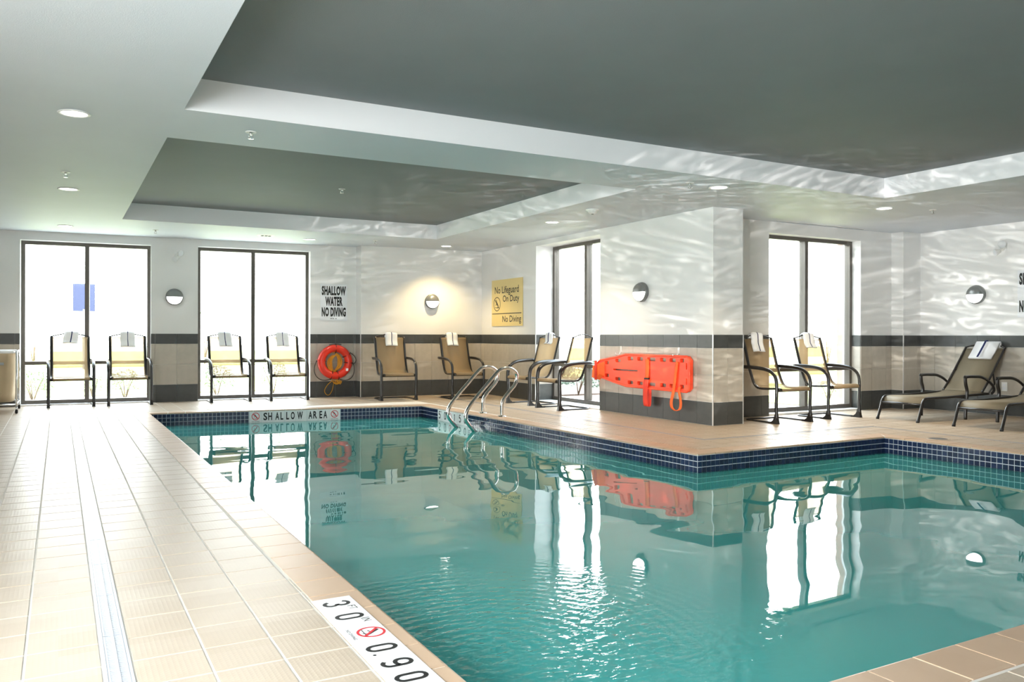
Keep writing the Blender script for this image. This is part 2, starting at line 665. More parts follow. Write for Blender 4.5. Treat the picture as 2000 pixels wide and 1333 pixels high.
def dup(root, loc, rz, label, group=None):
    r = root.copy()
    COL.objects.link(r)
    r.location = loc
    r.rotation_euler = (0, 0, rz)
    r['label'] = label
    if group:
        r['group'] = group
    for ch in list(root.children):
        c = ch.copy()
        COL.objects.link(c)
        c.parent = r
        for g in list(ch.children):
            d = g.copy()
            COL.objects.link(d)
            d.parent = c
    return r


def curve_pts(ctrl, per=6):
    """Catmull-Rom through control points"""
    P = [Vector(p) for p in ctrl]
    out = []
    for i in range(len(P) - 1):
        p0 = P[max(i - 1, 0)]
        p1, p2 = P[i], P[i + 1]
        p3 = P[min(i + 2, len(P) - 1)]
        for k in range(per):
            t = k / per
            out.append(0.5 * ((2 * p1) + (p2 - p0) * t + (2 * p0 - 5 * p1 + 4 * p2 - p3) * t * t + (3 * p1 - p0 - 3 * p2 + p3) * t ** 3))
    out.append(P[-1])
    return out


def lettering(txt, parent, origin, right, up, height, width, m, bold=0.0, depth=0.0015, name='lettering', capref=None):
    """raised print: txt laid with its lower-left corner at origin (parent space), scaled to height x width"""
    cu = bpy.data.curves.new(name, 'FONT')
    cu.body = txt
    cu.size = 1.0
    cu.offset = bold
    cu.space_character = 1.0 + bold * 1.6
    cu.resolution_u = 3
    tmp = bpy.data.objects.new('tmp_text', cu)
    COL.objects.link(tmp)
    dg = bpy.context.evaluated_depsgraph_get()
    dg.update()
    me = bpy.data.meshes.new_from_object(tmp.evaluated_get(dg))
    bpy.data.objects.remove(tmp)
    n = len(me.vertices)
    a = np.empty(n * 3)
    me.vertices.foreach_get('co', a)
    a = a.reshape(-1, 3)
    lo, hi = a.min(0), a.max(0)
    if capref:
        lo[1], hi[1] = capref
    w = width if width else height * (hi[0] - lo[0]) / (hi[1] - lo[1])
    a[:, 0] = (a[:, 0] - lo[0]) / (hi[0] - lo[0]) * w
    a[:, 1] = (a[:, 1] - lo[1]) / (hi[1] - lo[1]) * height
    r, u = Vector(right).normalized(), Vector(up).normalized()
    nn = r.cross(u)
    o = Vector(origin)
    Q = np.array([o + r * x + u * y + nn * depth for x, y, _ in a])
    fs = [tuple(p.vertices) for p in me.polygons]
    bpy.data.meshes.remove(me)
    b = MB()
    b.v = [tuple(q) for q in Q]
    b.f = fs
    b.sm = [False] * len(fs)
    mm = bpy.data.meshes.new(name)
    mm.from_pydata(b.v, [], b.f)
    mm.materials.append(m)
    ob = put(name, mm, parent)
    return ob


def arc(cx, cy, rx, ry, a0, a1, n=8):
    return [(cx + rx * math.cos(math.radians(a0 + (a1 - a0) * i / n)), cy + ry * math.sin(math.radians(a0 + (a1 - a0) * i / n))) for i in range(n + 1)]


# upright rounded marker digits as centre lines in a unit box (closed flag first)
DIGIT = {
    '0': (True, arc(0.5, 0.70, 0.36, 0.24, 0, 180) + arc(0.5, 0.30, 0.36, 0.24, 180, 360)),
    '3': (False, arc(0.48, 0.70, 0.36, 0.235, 165, -80) + arc(0.48, 0.29, 0.38, 0.235, 80, -165)),
    '9': (False, [(0.20, 0.16)] + arc(0.5, 0.30, 0.36, 0.24, 230, 360) + arc(0.5, 0.70, 0.36, 0.24, 0, 180) + arc(0.5, 0.62, 0.36, 0.17, 180, 330)),
    '5': (False, [(0.82, 0.93), (0.24, 0.93), (0.19, 0.56)] + arc(0.48, 0.34, 0.36, 0.28, 135, -150)),
    '1': (False, [(0.15, 0.78), (0.55, 0.93), (0.55, 0.04)]),
}


def digit(ch, parent, origin, right, up, height, width, m, stroke=0.0075, depth=0.0006):
    closed, pts = DIGIT[ch]
    r, u = Vector(right).normalized(), Vector(up).normalized()
    nn = r.cross(u)
    P = [Vector((x * width, y * height)) for x, y in pts]
    Q = [P[0]]
    for p in P[1:]:
        if (p - Q[-1]).length > 1e-5:
            Q.append(p)
    P = Q
    n = len(P)
    vs, fs = [], []
    for i in range(n):
        a = P[(i - 1) % n] if (closed or i) else P[i]
        b = P[(i + 1) % n] if (closed or i < n - 1) else P[i]
        t = (b - a).normalized()
        for s_ in (-1, 1):
            q = P[i] + Vector((-t.y, t.x)) * stroke * s_
            vs.append(Vector(origin) + r * q.x + u * q.y + nn * depth)
    for i in range(n if closed else n - 1):
        j = (i + 1) % n
        fs.append((2 * i, 2 * j, 2 * j + 1, 2 * i + 1))
    return MB().add(vs, fs).build('lettering', m, parent)


def frame_pt(o, r, u, x, y, d=0.0):
    o, r, u = Vector(o), Vector(r).normalized(), Vector(u).normalized()
    return o + r * x + u * y + r.cross(u) * d


def no_diving(parent, o, r, u, rx, ry, ring_m, depth=0.0016, w=0.14, slash=True):
    """prohibition roundel with a small diving figure: ring, bar and figure are parts"""
    b = MB()
    seg = 36
    vs, fs = [], []
    for k in range(seg):
        a = 2 * math.pi * k / seg
        vs.append(frame_pt(o, r, u, math.cos(a) * rx, math.sin(a) * ry, depth))
        vs.append(frame_pt(o, r, u, math.cos(a) * rx * (1 - w), math.sin(a) * ry * (1 - w), depth))
    for k in range(seg):
        a0, a1 = 2 * k, 2 * ((k + 1) % seg)
        fs.append((a0, a1, a1 + 1, a0 + 1))
    b.add(vs, fs)
    c = math.cos(math.radians(45))
    hw = w * 0.42
    q = [(-c - hw, c - hw), (-c + hw, c + hw), (c + hw, -c + hw), (c - hw, -c - hw)]
    q = [(x * 0.93, y * 0.93) for x, y in q]
    b.add([frame_pt(o, r, u, x * rx, y * ry, depth * 1.6) for x, y in q], [(0, 1, 2, 3)])
    b.build('no_diving_roundel', ring_m, parent)
    f = MB()

    def stroke(x0, y0, x1, y1, hw_):
        d = Vector((x1 - x0, y1 - y0)).normalized()
        nx, ny = -d.y * hw_, d.x * hw_
        f.add([frame_pt(o, r, u, x * rx, y * ry, depth * 1.2) for x, y in
               ((x0 + nx, y0 + ny), (x1 + nx, y1 + ny), (x1 - nx, y1 - ny), (x0 - nx, y0 - ny))], [(0, 1, 2, 3)])
    stroke(-0.3, 0.62, 0.05, 0.1, 0.07)
    stroke(0.05, 0.1, 0.35, -0.3, 0.09)
    stroke(0.1, 0.05, -0.35, -0.15, 0.05)
    stroke(0.35, -0.3, 0.05, -0.62, 0.05)
    stroke(-0.62, -0.5, 0.62, -0.5, 0.03)
    f.build('diving_figure', BLACK, parent)


# ------------------------------------------------------------------ plan of the place
ZC, ZB = 2.508, 2.725            # soffit height, coffer height
ZW = -0.17                       # water level
POOL = [(1.067, 1.676), (7.50, 1.676), (7.422, 5.489), (4.872, 5.451), (4.659, 11.15), (1.041, 11.619)]
YB = lambda x: 13.57 - 0.067 * x  # back wall line


def clip(poly, a, b):
    """keep the part of a convex polygon left of the line a->b"""
    out = []
    n = len(poly)
    sd = lambda p: (b[0] - a[0]) * (p[1] - a[1]) - (b[1] - a[1]) * (p[0] - a[0])
    for i in range(n):
        p, q = poly[i], poly[(i + 1) % n]
        sp_, sq = sd(p), sd(q)
        if sp_ >= 0:
            out.append(p)
        if (sp_ > 0) != (sq > 0) and abs(sp_ - sq) > 1e-12:
            t = sp_ / (sp_ - sq)
            out.append((p[0] + (q[0] - p[0]) * t, p[1] + (q[1] - p[1]) * t))
    return out


def parea(p):
    return 0.5 * sum(p[i][0] * p[(i + 1) % len(p)][1] - p[(i + 1) % len(p)][0] * p[i][1] for i in range(len(p)))


def offset_poly(P, d):
    """push every edge of a ccw polygon outwards by d"""
    n = len(P)
    L = []
    for i in range(n):
        a, b = Vector(P[i]), Vector(P[(i + 1) % n])
        t = (b - a).normalized()
        nrm = Vector((t.y, -t.x))
        L.append((a + nrm * d, t))
    out = []
    for i in range(n):
        (p, t), (q, s) = L[i - 1], L[i]
        den = t.x * s.y - t.y * s.x
        w = q - p
        k = (w.x * s.y - w.y * s.x) / den
        out.append(tuple(p + t * k))
    return out


CO = offset_poly(POOL, 0.205)    # outer edge of the coping
PI = offset_poly(POOL, 0.012)    # face of the pool wall, behind the coping's nose

# ------------------------------------------------------------------ floor
flo = MB()
outer = [(-2.6, -2.9), (11.1, -2.9), (11.1, 7.92), (7.0, 7.92), (7.0, 14.0), (-2.6, 14.0)]
hole = PI
tri = tessellate_polygon([[Vector((*p, 0)) for p in outer], [Vector((*p, 0)) for p in hole]])
allp = outer + hole
flo.add([(p[0], p[1], -0.0026) for p in allp], [tuple(t) for t in tri])
flo.add([(p[0], p[1], -0.0026) for p in hole] + [(p[0], p[1], -0.02) for p in hole], [(i, (i + 1) % 6, 6 + (i + 1) % 6, 6 + i) for i in range(6)])
FLOOR = flo.build('floor', GROUT, kind='structure')

PITCH, J = 0.2135, 0.008
TILES = []      # (distance, polygon)
DRX0, DRX1 = 0.122, 0.201


def rect(x0, x1, y0, y1):
    return [(x0, y0), (x1, y0), (x1, y1), (x0, y1)]


def field(zone, x_org, y_org):
    xs = [p[0] for p in zone]
    ys = [p[1] for p in zone]
    for i in range(math.floor((min(xs) - x_org) / PITCH), math.ceil((max(xs) - x_org) / PITCH) + 1):
        for j in range(math.floor((min(ys) - y_org) / PITCH), math.ceil((max(ys) - y_org) / PITCH) + 1):
            q = rect(x_org + i * PITCH + J / 2, x_org + (i + 1) * PITCH - J / 2, y_org + j * PITCH + J / 2, y_org + (j + 1) * PITCH - J / 2)
            for k in range(len(zone)):
                q = clip(q, zone[k], zone[(k + 1) % len(zone)])
                if len(q) < 3:
                    break
            if len(q) >= 3 and parea(q) > 0.0004:
                TILES.append((math.hypot(sum(p[0] for p in q) / len(q), sum(p[1] for p in q) / len(q)), q))


g = J
xl = lambda y: CO[5][0] + (CO[0][0] - CO[5][0]) * (y - CO[5][1]) / (CO[0][1] - CO[5][1]) - g
YL0, YL1 = CO[0][1], CO[5][1]
field([(-2.2, -2.6), (DRX0 - 0.002, -2.6), (DRX0 - 0.002, YB(0)), (-2.2, YB(-2.2))], DRX0 - 0.002, 2.62)
field([(DRX1 + 0.002, YL0), (xl(YL0), YL0), (xl(YL1), YL1), (DRX1 + 0.002, YL1)], DRX1 + 0.002, 2.62)
field([(DRX1 + 0.002, -2.6), (10.81, -2.6), (10.81, CO[1][1] - g), (CO[1][0], CO[1][1] - g), (CO[0][0], CO[0][1] - g), (DRX1 + 0.002, CO[0][1] - g)], DRX1 + 0.002, CO[0][1] - g - PITCH * 19)
field([(DRX1 + 0.002, CO[5][1] + g), (CO[5][0], CO[5][1] + g), (CO[4][0], CO[4][1] + g), (CO[4][0], 13.2), (DRX1, 13.6)], DRX1 + 0.002, 2.62)
# deck to the right, split by the trench line (X=5.60, then Y=6.17, then X=8.14)
TX, TY, TX2, TW = 5.575, 6.14, 8.10, 0.052
field([(CO[3][0] + g, CO[3][1] + g), (TX, CO[3][1] + g), (TX, 13.3), (CO[4][0] + g, 13.3)], 4.9, 2.62)
field([(TX + TW, TY + TW), (6.54, TY + TW), (6.54, 13.1), (TX + TW, 13.1)], TX + TW, TY + TW)
field([(TX, CO[3][1] + g), (TX2, CO[2][1] + g), (TX2, TY), (TX, TY)], TX, CO[3][1] + g)
field([(6.54, TY + TW), (10.81, TY + TW), (10.81, 7.75), (6.54, 7.75)], TX + TW, TY + TW)
field([(CO[2][0] + g, CO[2][1] + g), (CO[1][0] + g, CO[1][1] - g), (TX2, CO[1][1] - g), (TX2, CO[2][1] + g)], 7.63, 2.62)
field([(TX2 + TW, CO[1][1] - g), (10.81, CO[1][1] - g), (10.81, TY + TW), (TX2 + TW, TY + TW)], TX2 + TW, 2.62)


def in_view(x, y):
    zc = x * math.sin(YAW) + y * math.cos(YAW)
    xc = x * math.cos(YAW) - y * math.sin(YAW)
    if zc < 0.5:
        return False
    u, v = 1000 + 1596 * xc / zc, 655 + 1596 * H / zc
    return -40 < u < 2040 and v < 1400


MARKZ = rect(0.845, 1.005, 2.02, 3.135)      # depth marker lies here instead of pavers
vis = sorted([t for t in TILES if in_view(sum(p[0] for p in t[1]) / len(t[1]), sum(p[1] for p in t[1]) / len(t[1]))], key=lambda t: t[0])
near = vis[:298]
nid = {id(t) for t in near}
cache = {}
for d, q in near:
    b = MB().prism([(p[0] - q[0][0], p[1] - q[0][1]) for p in q], -0.006, R.uniform(-0.0004, 0.0004), 0.0015)
    key = tuple((round(p[0] - q[0][0], 4), round(p[1] - q[0][1], 4)) for p in q)
    if key not in cache:
        cache[key] = b.mesh('tile', DECK)
    put('tile', cache[key], FLOOR, loc=(q[0][0], q[0][1], 0))
rest = MB()
for t in TILES:
    if id(t) not in nid:
        rest.prism(t[1], -0.006, 0.0, 0.0015)
rest.build('paver_field', DECK, FLOOR, kind='stuff')

# thin slot drain line on the far deck
sl = MB()
sl.box(TX, TX + TW, TY, 12.6, -0.012, -0.0022)
sl.box(TX, TX2 + TW, TY, TY + TW, -0.012, -0.0022)
sl.box(TX2, TX2 + TW, CO[1][1], TY, -0.012, -0.0022)
sl.build('slot_channel', GRATEDARK, FLOOR)
sl = MB()
for x in (TX + 0.006, TX + TW - 0.014):
    sl.box(x, x + 0.008, TY + TW, 12.6, -0.003, 0.0)
for y in (TY + 0.006, TY + TW - 0.014):
    sl.box(TX, TX2 + TW, y, y + 0.008, -0.003, 0.0)
for x in (TX2 + 0.006, TX2 + TW - 0.014):
    sl.box(x, x + 0.008, CO[1][1], TY, -0.003, 0.0)
sl.build('slot_rim', GRATE, FLOOR)

# ------------------------------------------------------------------ pool shell, coping, waterline mosaic
shell = MB()
ZF = -1.28
n6 = 6
tri = tessellate_polygon([[Vector((*p, 0)) for p in PI]])
shell.add([(p[0], p[1], ZF) for p in PI], [tuple(t) for t in tri])
shell.add([(p[0], p[1], -0.0065) for p in PI] + [(p[0], p[1], ZF) for p in PI], [(i, (i + 1) % 6, 6 + (i + 1) % 6, 6 + i) for i in range(6)])
BASIN = shell.build('pool_basin', PLASTER, kind='structure')
band = MB()
PB = offset_poly(POOL, 0.009)
band.add([(p[0], p[1], -0.016) for p in PB] + [(p[0], p[1], -0.262) for p in PB], [(i, (i + 1) % 6, 6 + (i + 1) % 6, 6 + i) for i in range(6)])
band.build('mosaic_grout_bed', BLUEGROUT, BASIN)

# coping tiles: mitred at corners, each its own piece
for e in range(6):
    a, b = Vector(POOL[e]), Vector(POOL[(e + 1) % 6])
    ao, bo = Vector(CO[e]), Vector(CO[(e + 1) % 6])
    L_ = (b - a).length
    t = (b - a) / L_
    nrm = Vector((t.y, -t.x))
    n = max(1, round(L_ / 0.2185))
    for k in range(n):
        s0, s1 = L_ * k / n, L_ * (k + 1) / n
        i0, i1 = a + t * (s0 + 0.004), a + t * (s1 - 0.004)
        o0, o1 = i0 + nrm * 0.203, i1 + nrm * 0.203
        if k == 0:
            o0 = ao + t * 0.003
        if k == n - 1:
            o1 = bo - t * 0.003
        m_ = (i0 + i1) / 2
        # bull-nosed section: the inner edge rolls over and drops 14 mm
        prof = [(0.0, -0.016), (0.0, -0.007), (0.003, -0.002), (0.010, 0.0)]
        vs = []
        for off, z in prof:
            vs += [(*(i0 + nrm * off - m_), z), (*(i1 + nrm * off - m_), z)]
        vs += [(*(o0 - m_), 0.0), (*(o1 - m_), 0.0), (*(o0 - m_), -0.016), (*(o1 - m_), -0.016)]
        fs = []
        for q in range(5):
            fs.append((2 * q, 2 * q + 1, 2 * q + 3, 2 * q + 2))
        fs.append((0, 2, 4, 6, 8, 10))
        fs.append((1, 3, 5, 7, 9, 11))
        fs.append((0, 1, 11, 10))
        c = MB().add(vs, fs)
        # slight irregularity in lie
        c.build('coping_tile', COPING, BASIN, loc=(m_.x, m_.y, R.uniform(-0.0005, 0.0005)))

# navy waterline tiles, three rows above and two below the water
T2 = 0.0515
sm = MB().box(-T2 / 2 + 0.0034, T2 / 2 - 0.0034, -0.005, 0.0, -T2 / 2 + 0.0034, T2 / 2 - 0.0034)
SMT = sm.mesh('mosaic_tile', BLUETILE)
mos = []
SKIP = {3: [(0.50, 1.50)], 4: [(1.17, 2.40)]}       # marker panels replace mosaic along these runs


def edge_frame(e, off=0.0):
    a, b = Vector(PB[e]), Vector(PB[(e + 1) % 6])
    L_ = (b - a).length
    t = (b - a) / L_
    return a, b, L_, t, Vector((-t.y, t.x))


for e in range(6):
    a, b, L_, t, inn = edge_frame(e)
    n = int(L_ / T2)
    st = L_ / n
    for k in range(n):
        s = (k + 0.5) * st
        for r_ in range(4):
            mos.append((e, s, a + t * s, t, -0.018 - T2 * (r_ + 0.5), r_))


def mosaic_panel(e, p):
    A, B, C_ = Vector(POOL[3]), Vector(POOL[4]), Vector(POOL[5])
    if e == 4:      # far edge: SHALLOW AREA marker
        return 2.27 < p.x < 3.485
    if e == 3:      # right edge: 5 0 / 150 marker
        return 9.70 < p.y < 10.61
    return False


cand = [m for m in mos if not (m[5] < 3 and mosaic_panel(m[0], m[2]))]
seen = [m for m in cand if m[0] in (1, 2, 3, 4) and m[5] < 3 and m[2].y > 2 and in_view(m[2].x, m[2].y)]
seen.sort(key=lambda m: m[2].length)
pick = seen[:297]
pid = {id(m) for m in pick}
mrest = MB()
for m in cand:
    e, s, p, t, z, r_ = m
    ang = math.atan2(t.y, t.x) + math.pi
    if id(m) in pid:
        o = put('mosaic_tile', SMT, BASIN, loc=(p.x, p.y, z))
        o.rotation_euler = (0, 0, ang)
    else:
        inn = Vector((-t.y, t.x))
        q = T2 / 2 - 0.0034
        mrest.obox(p - t * q, p + t * q, inn, 0.0, 0.005, z - q, z + q)
mrest.build('mosaic_field', BLUETILE, BASIN, kind='stuff')

# marker panels set in the waterline (lettered ceramic tiles)
def marker_panel(e, x_from, x_to, cells, label):
    a, b, L_, t, inn = edge_frame(e)
    p0 = Vector(x_from)
    p1 = Vector(x_to)
    L2 = (p1 - p0).length
    root = thing('depth_marker', label, 'marker', (p0.x, p0.y, 0))
    tt = (p1 - p0) / L2
    n = cells
    for k in range(n):
        q = MB().obox(tt * (L2 * k / n + 0.0015), tt * (L2 * (k + 1) / n - 0.0015), inn, 0.0, 0.008, -0.172, -0.018)
        q.build('tile', MARKER, root)
    return root, tt, inn, L2


def on_edge(e, s):
    a, b, L_, t, inn = edge_frame(e)
    return a + t * s


a, b, L_, t, inn = edge_frame(4)
p0 = a + t * ((3.485 - a.x) / t.x)
p1 = a + t * ((2.272 - a.x) / t.x)
# as read from the water: left end is the low-X end
root, tt, inn, L2 = marker_panel(4, tuple(p1), tuple(p0), 8, 'white SHALLOW AREA tile marker in the far pool wall under the window chairs')
o0 = Vector((0, 0, 0)) + Vector((inn.x, inn.y, 0)) * 0.0082
rr = Vector((tt.x, tt.y, 0))
up = Vector((0, 0, 1))
pos = {'S': 0.180, 'H': 0.243, 'A': 0.338, 'L': 0.406, 'L2': 0.483, 'O': 0.545, 'W': 0.632, 'A2': 0.785, 'R': 0.850, 'E': 0.935, 'A3': 0.990}
for kx, x in pos.items():
    wd = 0.075 if kx[0] == 'W' else (0.038 if kx[0] in 'LE' else 0.052)
    lettering(kx[0], root, o0 + rr * x + up * -0.142, rr, up, 0.105, wd, BLACK, bold=0.03)
no_diving(root, o0 + rr * 0.078 + up * -0.085, rr, up, 0.052, 0.052, REDINK, w=0.17)
no_diving(root, o0 + rr * (L2 - 0.078) + up * -0.085, rr, up, 0.052, 0.052, REDINK, w=0.17)
for x in (0.028, L2 - 0.128):
    lettering('NO DIVING', root, o0 + rr * x + up * -0.163, rr, up, 0.014, 0.10, BLACK)

a, b, L_, t, inn = edge_frame(3)
q0 = a + t * ((10.605 - a.y) / t.y)
q1 = a + t * ((9.705 - a.y) / t.y)
root, tt, inn, L2 = marker_panel(3, tuple(q0), tuple(q1), 6, 'white 5 0 depth marker tiles in the pool wall behind the ladder rails')
o0 = Vector((inn.x, inn.y, 0)) * 0.0082
rr = Vector((tt.x, tt.y, 0))
for s, x, w_ in (('5', 0.03, 0.065), ('0', 0.20, 0.065), ('1', 0.50, 0.035), ('5', 0.645, 0.065), ('0', 0.79, 0.065)):
    digit(s, root, o0 + rr * x + up * -0.142, rr, up, 0.105, w_, BLACK, stroke=0.009)
no_diving(root, o0 + rr * 0.39 + up * -0.09, rr, up, 0.045, 0.05, REDINK)
lettering('F', root, o0 + rr * 0.10 + up * -0.055, rr, up, 0.02, 0.017, BLACK)
lettering('T', root, o0 + rr * 0.121 + up * -0.055, rr, up, 0.02, 0.019, BLACK)

# marker set in the deck at the near left bank
root = thing('depth_marker', 'white deck depth marker reading 3 FT 0 IN and 0.90 beside the near coping', 'marker', (0.849, 3.132, 0))
for k in range(7):
    MB().box(0.002, 0.154, -0.158 * (k + 1) + 0.002, -0.158 * k - 0.002, 0.0005, 0.0025).build('tile', MARKER, root)
rr, up = Vector((0, -1, 0)), Vector((1, 0, 0))
dz = Vector((0, 0, 0.0026))


def deckchar(s, y, w_, x=0.03, h=0.103, bold=0.04):
    lettering(s, root, Vector((x, -y, 0)) + dz, rr, up, h, w_, BLACK, bold=bold, depth=0.0004)


digit('3', root, Vector((0.028, -0.048, 0)) + dz, rr, up, 0.105, 0.062, BLACK)
deckchar('F', 0.120, 0.017, x=0.108, h=0.030, bold=0)
deckchar('T', 0.141, 0.019, x=0.108, h=0.030, bold=0)
digit('0', root, Vector((0.028, -0.205, 0)) + dz, rr, up, 0.105, 0.062, BLACK)
deckchar('I', 0.275, 0.005, x=0.110, h=0.030, bold=0)
deckchar('N', 0.288, 0.023, x=0.110, h=0.030, bold=0)
no_diving(root, Vector((0.097, -0.424, 0)) + dz, rr, up, 0.050, 0.050, REDINK, depth=0.0006, w=0.18)
lettering('NO DIVING', root, Vector((0.022, -0.370, 0)) + dz, rr, up, 0.012, 0.10, BLACK, depth=0.0004)
digit('0', root, Vector((0.028, -0.545, 0)) + dz, rr, up, 0.105, 0.062, BLACK)
deckchar('.', 0.622, 0.012, x=0.032, h=0.012)
digit('9', root, Vector((0.028, -0.685, 0)) + dz, rr, up, 0.105, 0.062, BLACK)
digit('0', root, Vector((0.028, -0.805, 0)) + dz, rr, up, 0.105, 0.062, BLACK)

# water
wt = MB()
tri = tessellate_polygon([[Vector((*p, 0)) for p in PB]])
wt.add([(p[0], p[1], ZW) for p in PB], [tuple(t) for t in tri])
wo = wt.build('pool_water', WATER, kind='stuff')
wo['label'] = 'rippled turquoise water filling the L shaped pool'
wo['category'] = 'water'

# ------------------------------------------------------------------ ceiling
ce = MB()
XS = [-2.6, 0.706, 0.715, 5.084, 7.0, 7.733, 11.1]
YS = [-2.9, -1.5, 5.732, 6.608, 7.92, 11.578, 14.0]
for i in range(6):
    for j in range(6):
        x0, x1, y0, y1 = XS[i], XS[i + 1], YS[j], YS[j + 1]
        cx_, cy_ = (x0 + x1) / 2, (y0 + y1) / 2
        if 0.715 < cx_ < 7.733 and -1.5 < cy_ < 5.732:
            continue
        if 0.706 < cx_ < 5.084 and 6.608 < cy_ < 11.578:
            continue
        if cx_ > 7.0 and cy_ > 7.92:
            continue
        ce.add([(x0, y0, ZC), (x0, y1, ZC), (x1, y1, ZC), (x1, y0, ZC)], [(0, 1, 2, 3)])
CEIL = ce.build('ceiling', SOFFIT, kind='structure')


def coffer(x0, x1, y0, y1):
    f = MB()
    th = 0.03
    f.box(x0 - th, x0, y0 - th, y1 + th, ZC + 0.0005, ZB)
    f.box(x1, x1 + th, y0 - th, y1 + th, ZC + 0.0005, ZB)
    f.box(x0, x1, y0 - th, y0, ZC + 0.0005, ZB)
    f.box(x0, x1, y1, y1 + th, ZC + 0.0005, ZB)
    f.build('fascia', FASCIA, CEIL)
    MB().box(x0 - th, x1 + th, y0 - th, y1 + th, ZB, ZB + 0.05).build('coffer_panel', COFFER, CEIL)


coffer(0.715, 7.733, -1.5, 5.732)
coffer(0.706, 5.084, 6.608, 11.578)
# roof slab above keeps daylight out
MB().box(-2.9, 7.0, -3.2, 14.0, ZB + 0.05, ZB + 0.2).box(7.0, 11.4, -3.2, 7.92, ZB + 0.05, ZB + 0.2).build('roof_slab', PAINT, CEIL)

# ------------------------------------------------------------------ walls
ROWS = [(0.003, 0.264, 'd'), (0.267, 0.575, 'b'), (0.578, 0.886, 'b'), (0.889, 1.042, 'd')]
tcache = {}


def wall_tiles(parent, p0, p1, n, spans, start=0.0, tw=0.305):
    """tiles hung along p0-p1; n points into the room; spans are [s0,s1] lengths that carry tile"""
    p0, p1, n = Vector(p0), Vector(p1), Vector(n)
    t = (p1 - p0).normalized()
    ang = math.atan2(t.y, t.x)
    flip = (t.x * n.y - t.y * n.x) < 0
    for s0, s1 in spans:
        k = math.floor((s0 - start) / tw)
        while start + k * tw < s1 - 0.004:
            a, b = max(s0, start + k * tw) + 0.0015, min(s1, start + (k + 1) * tw) - 0.0015
            k += 1
            if b - a < 0.01:
                continue
            for z0, z1, c in ROWS:
                key = (round(b - a, 3), z0, flip)
                if key not in tcache:
                    w = b - a
                    m = MB()
                    ya, yb = (0.0, 0.008) if not flip else (-0.008, 0.0)
                    m.box(0, w, ya, yb, z0, z1)
                    tcache[key] = m.mesh('tile', DARKTILE if c == 'd' else BEIGETILE)
                q = p0 + t * a
                o = put('tile', tcache[key], parent, loc=(q.x, q.y, 0))
                o.rotation_euler = (0, 0, ang)


def wall(name, p0, p1, n, openings, thick, ztop=ZB + 0.06, tiles=True, start=0.0, ends=(0, 0)):
    """straight wall p0-p1; n points into the room; the body lies behind the line"""
    p0, p1, n = Vector(p0), Vector(p1), Vector(n)
    L_ = (p1 - p0).length
    t = (p1 - p0) / L_
    m = MB()
    cur = 0.0 - ends[0]
    spans = []
    for s0, s1, z0, z1 in openings:
        m.obox(p0 + t * cur, p0 + t * s0, n, -thick, 0, -0.02, ztop)
        m.obox(p0 + t * s0, p0 + t * s1, n, -thick, 0, z1, ztop)
        m.obox(p0 + t * s0, p0 + t * s1, n, -thick, 0, -0.02, z0)
        spans.append((max(cur, 0), s0))
        cur = s1
    m.obox(p0 + t * cur, p0 + t * (L_ + ends[1]), n, -thick, 0, -0.02, ztop)
    spans.append((max(cur, 0), L_))
    o = m.build(name, PAINT, kind='structure')
    if tiles:
        wall_tiles(o, p0, p1, n, spans, start)
    return o


def window(name, p0, p1, n, z0, z1, mull, transom, fw=0.05, deep=0.09):
    """metal framed window between p0 and p1 (n into the room): frame, mullion, transom, panes"""
    p0, p1, n = Vector(p0), Vector(p1), Vector(n)
    L_ = (p1 - p0).length
    t = (p1 - p0) / L_
    m = MB()
    m.obox(p0, p0 + t * fw, n, -deep, 0, z0, z1)
    m.obox(p1 - t * fw, p1, n, -deep, 0, z0, z1)
    m.obox(p0 + t * fw, p1 - t * fw, n, -deep, 0, z1 - fw, z1)
    m.obox(p0 + t * fw, p1 - t * fw, n, -deep, 0, z0, z0 + fw)
    root = m.build(name, BRONZE, kind='structure')
    xm = L_ * mull
    MB().obox(p0 + t * (xm - 0.03), p0 + t * (xm + 0.03), n, -deep, 0.012, z0 + fw, z1 - fw).build('mullion', BRONZE, root)
    for a, b in ((fw, xm - 0.03), (xm + 0.03, L_ - fw)):
        MB().obox(p0 + t * a, p0 + t * b, n, -deep + 0.01, 0.006, transom, transom + 0.05).build('transom', BRONZE, root)
        for c, d in ((z0 + fw, transom), (transom + 0.05, z1 - fw)):
            MB().obox(p0 + t * a, p0 + t * b, n, -deep * 0.55, -deep * 0.55 + 0.006, c, d).build('pane', GLASS, root)
    return root


# back wall with two windows, slightly out of square with the pool
bd = Vector((1, -0.067)).normalized()
bn = Vector((-bd.y, bd.x)) * -1
PB0 = Vector((-2.2, YB(-2.2)))
sof = lambda x: (Vector((x, YB(x))) - PB0).length
W1 = (sof(-0.488), sof(1.216))
W2 = (sof(1.884), sof(3.602))
wall('wall_back', PB0, (4.362, YB(4.362)), bn, [(W1[0], W1[1], 0.015, 2.385), (W2[0], W2[1], 0.015, 2.40)], 0.26, start=sof(1.216) + 0.06 - 0.305 * 10)
REC = 0.15


def atb(s, off):
    return PB0 + bd * s - bn * off


window('window_1', atb(W1[0], REC), atb(W1[1], REC), bn, 0.02, 2.385, 0.494, 0.585)
window('window_2', atb(W2[0], REC), atb(W2[1], REC), bn, 0.02, 2.40, 0.488, 0.585)
# step and the projecting bay
wall('wall_back_step', (4.362, YB(4.362)), (4.362, 13.02), (-1, 0), [], 0.1)
bay0, bay1 = Vector((4.362, 13.02)), Vector((6.54, 12.91))
bdn = (bay1 - bay0).normalized()
wall('wall_back_bay', bay0, bay1, (bdn.y, -bdn.x), [], 0.3, start=0.02, ends=(0, 0.3))
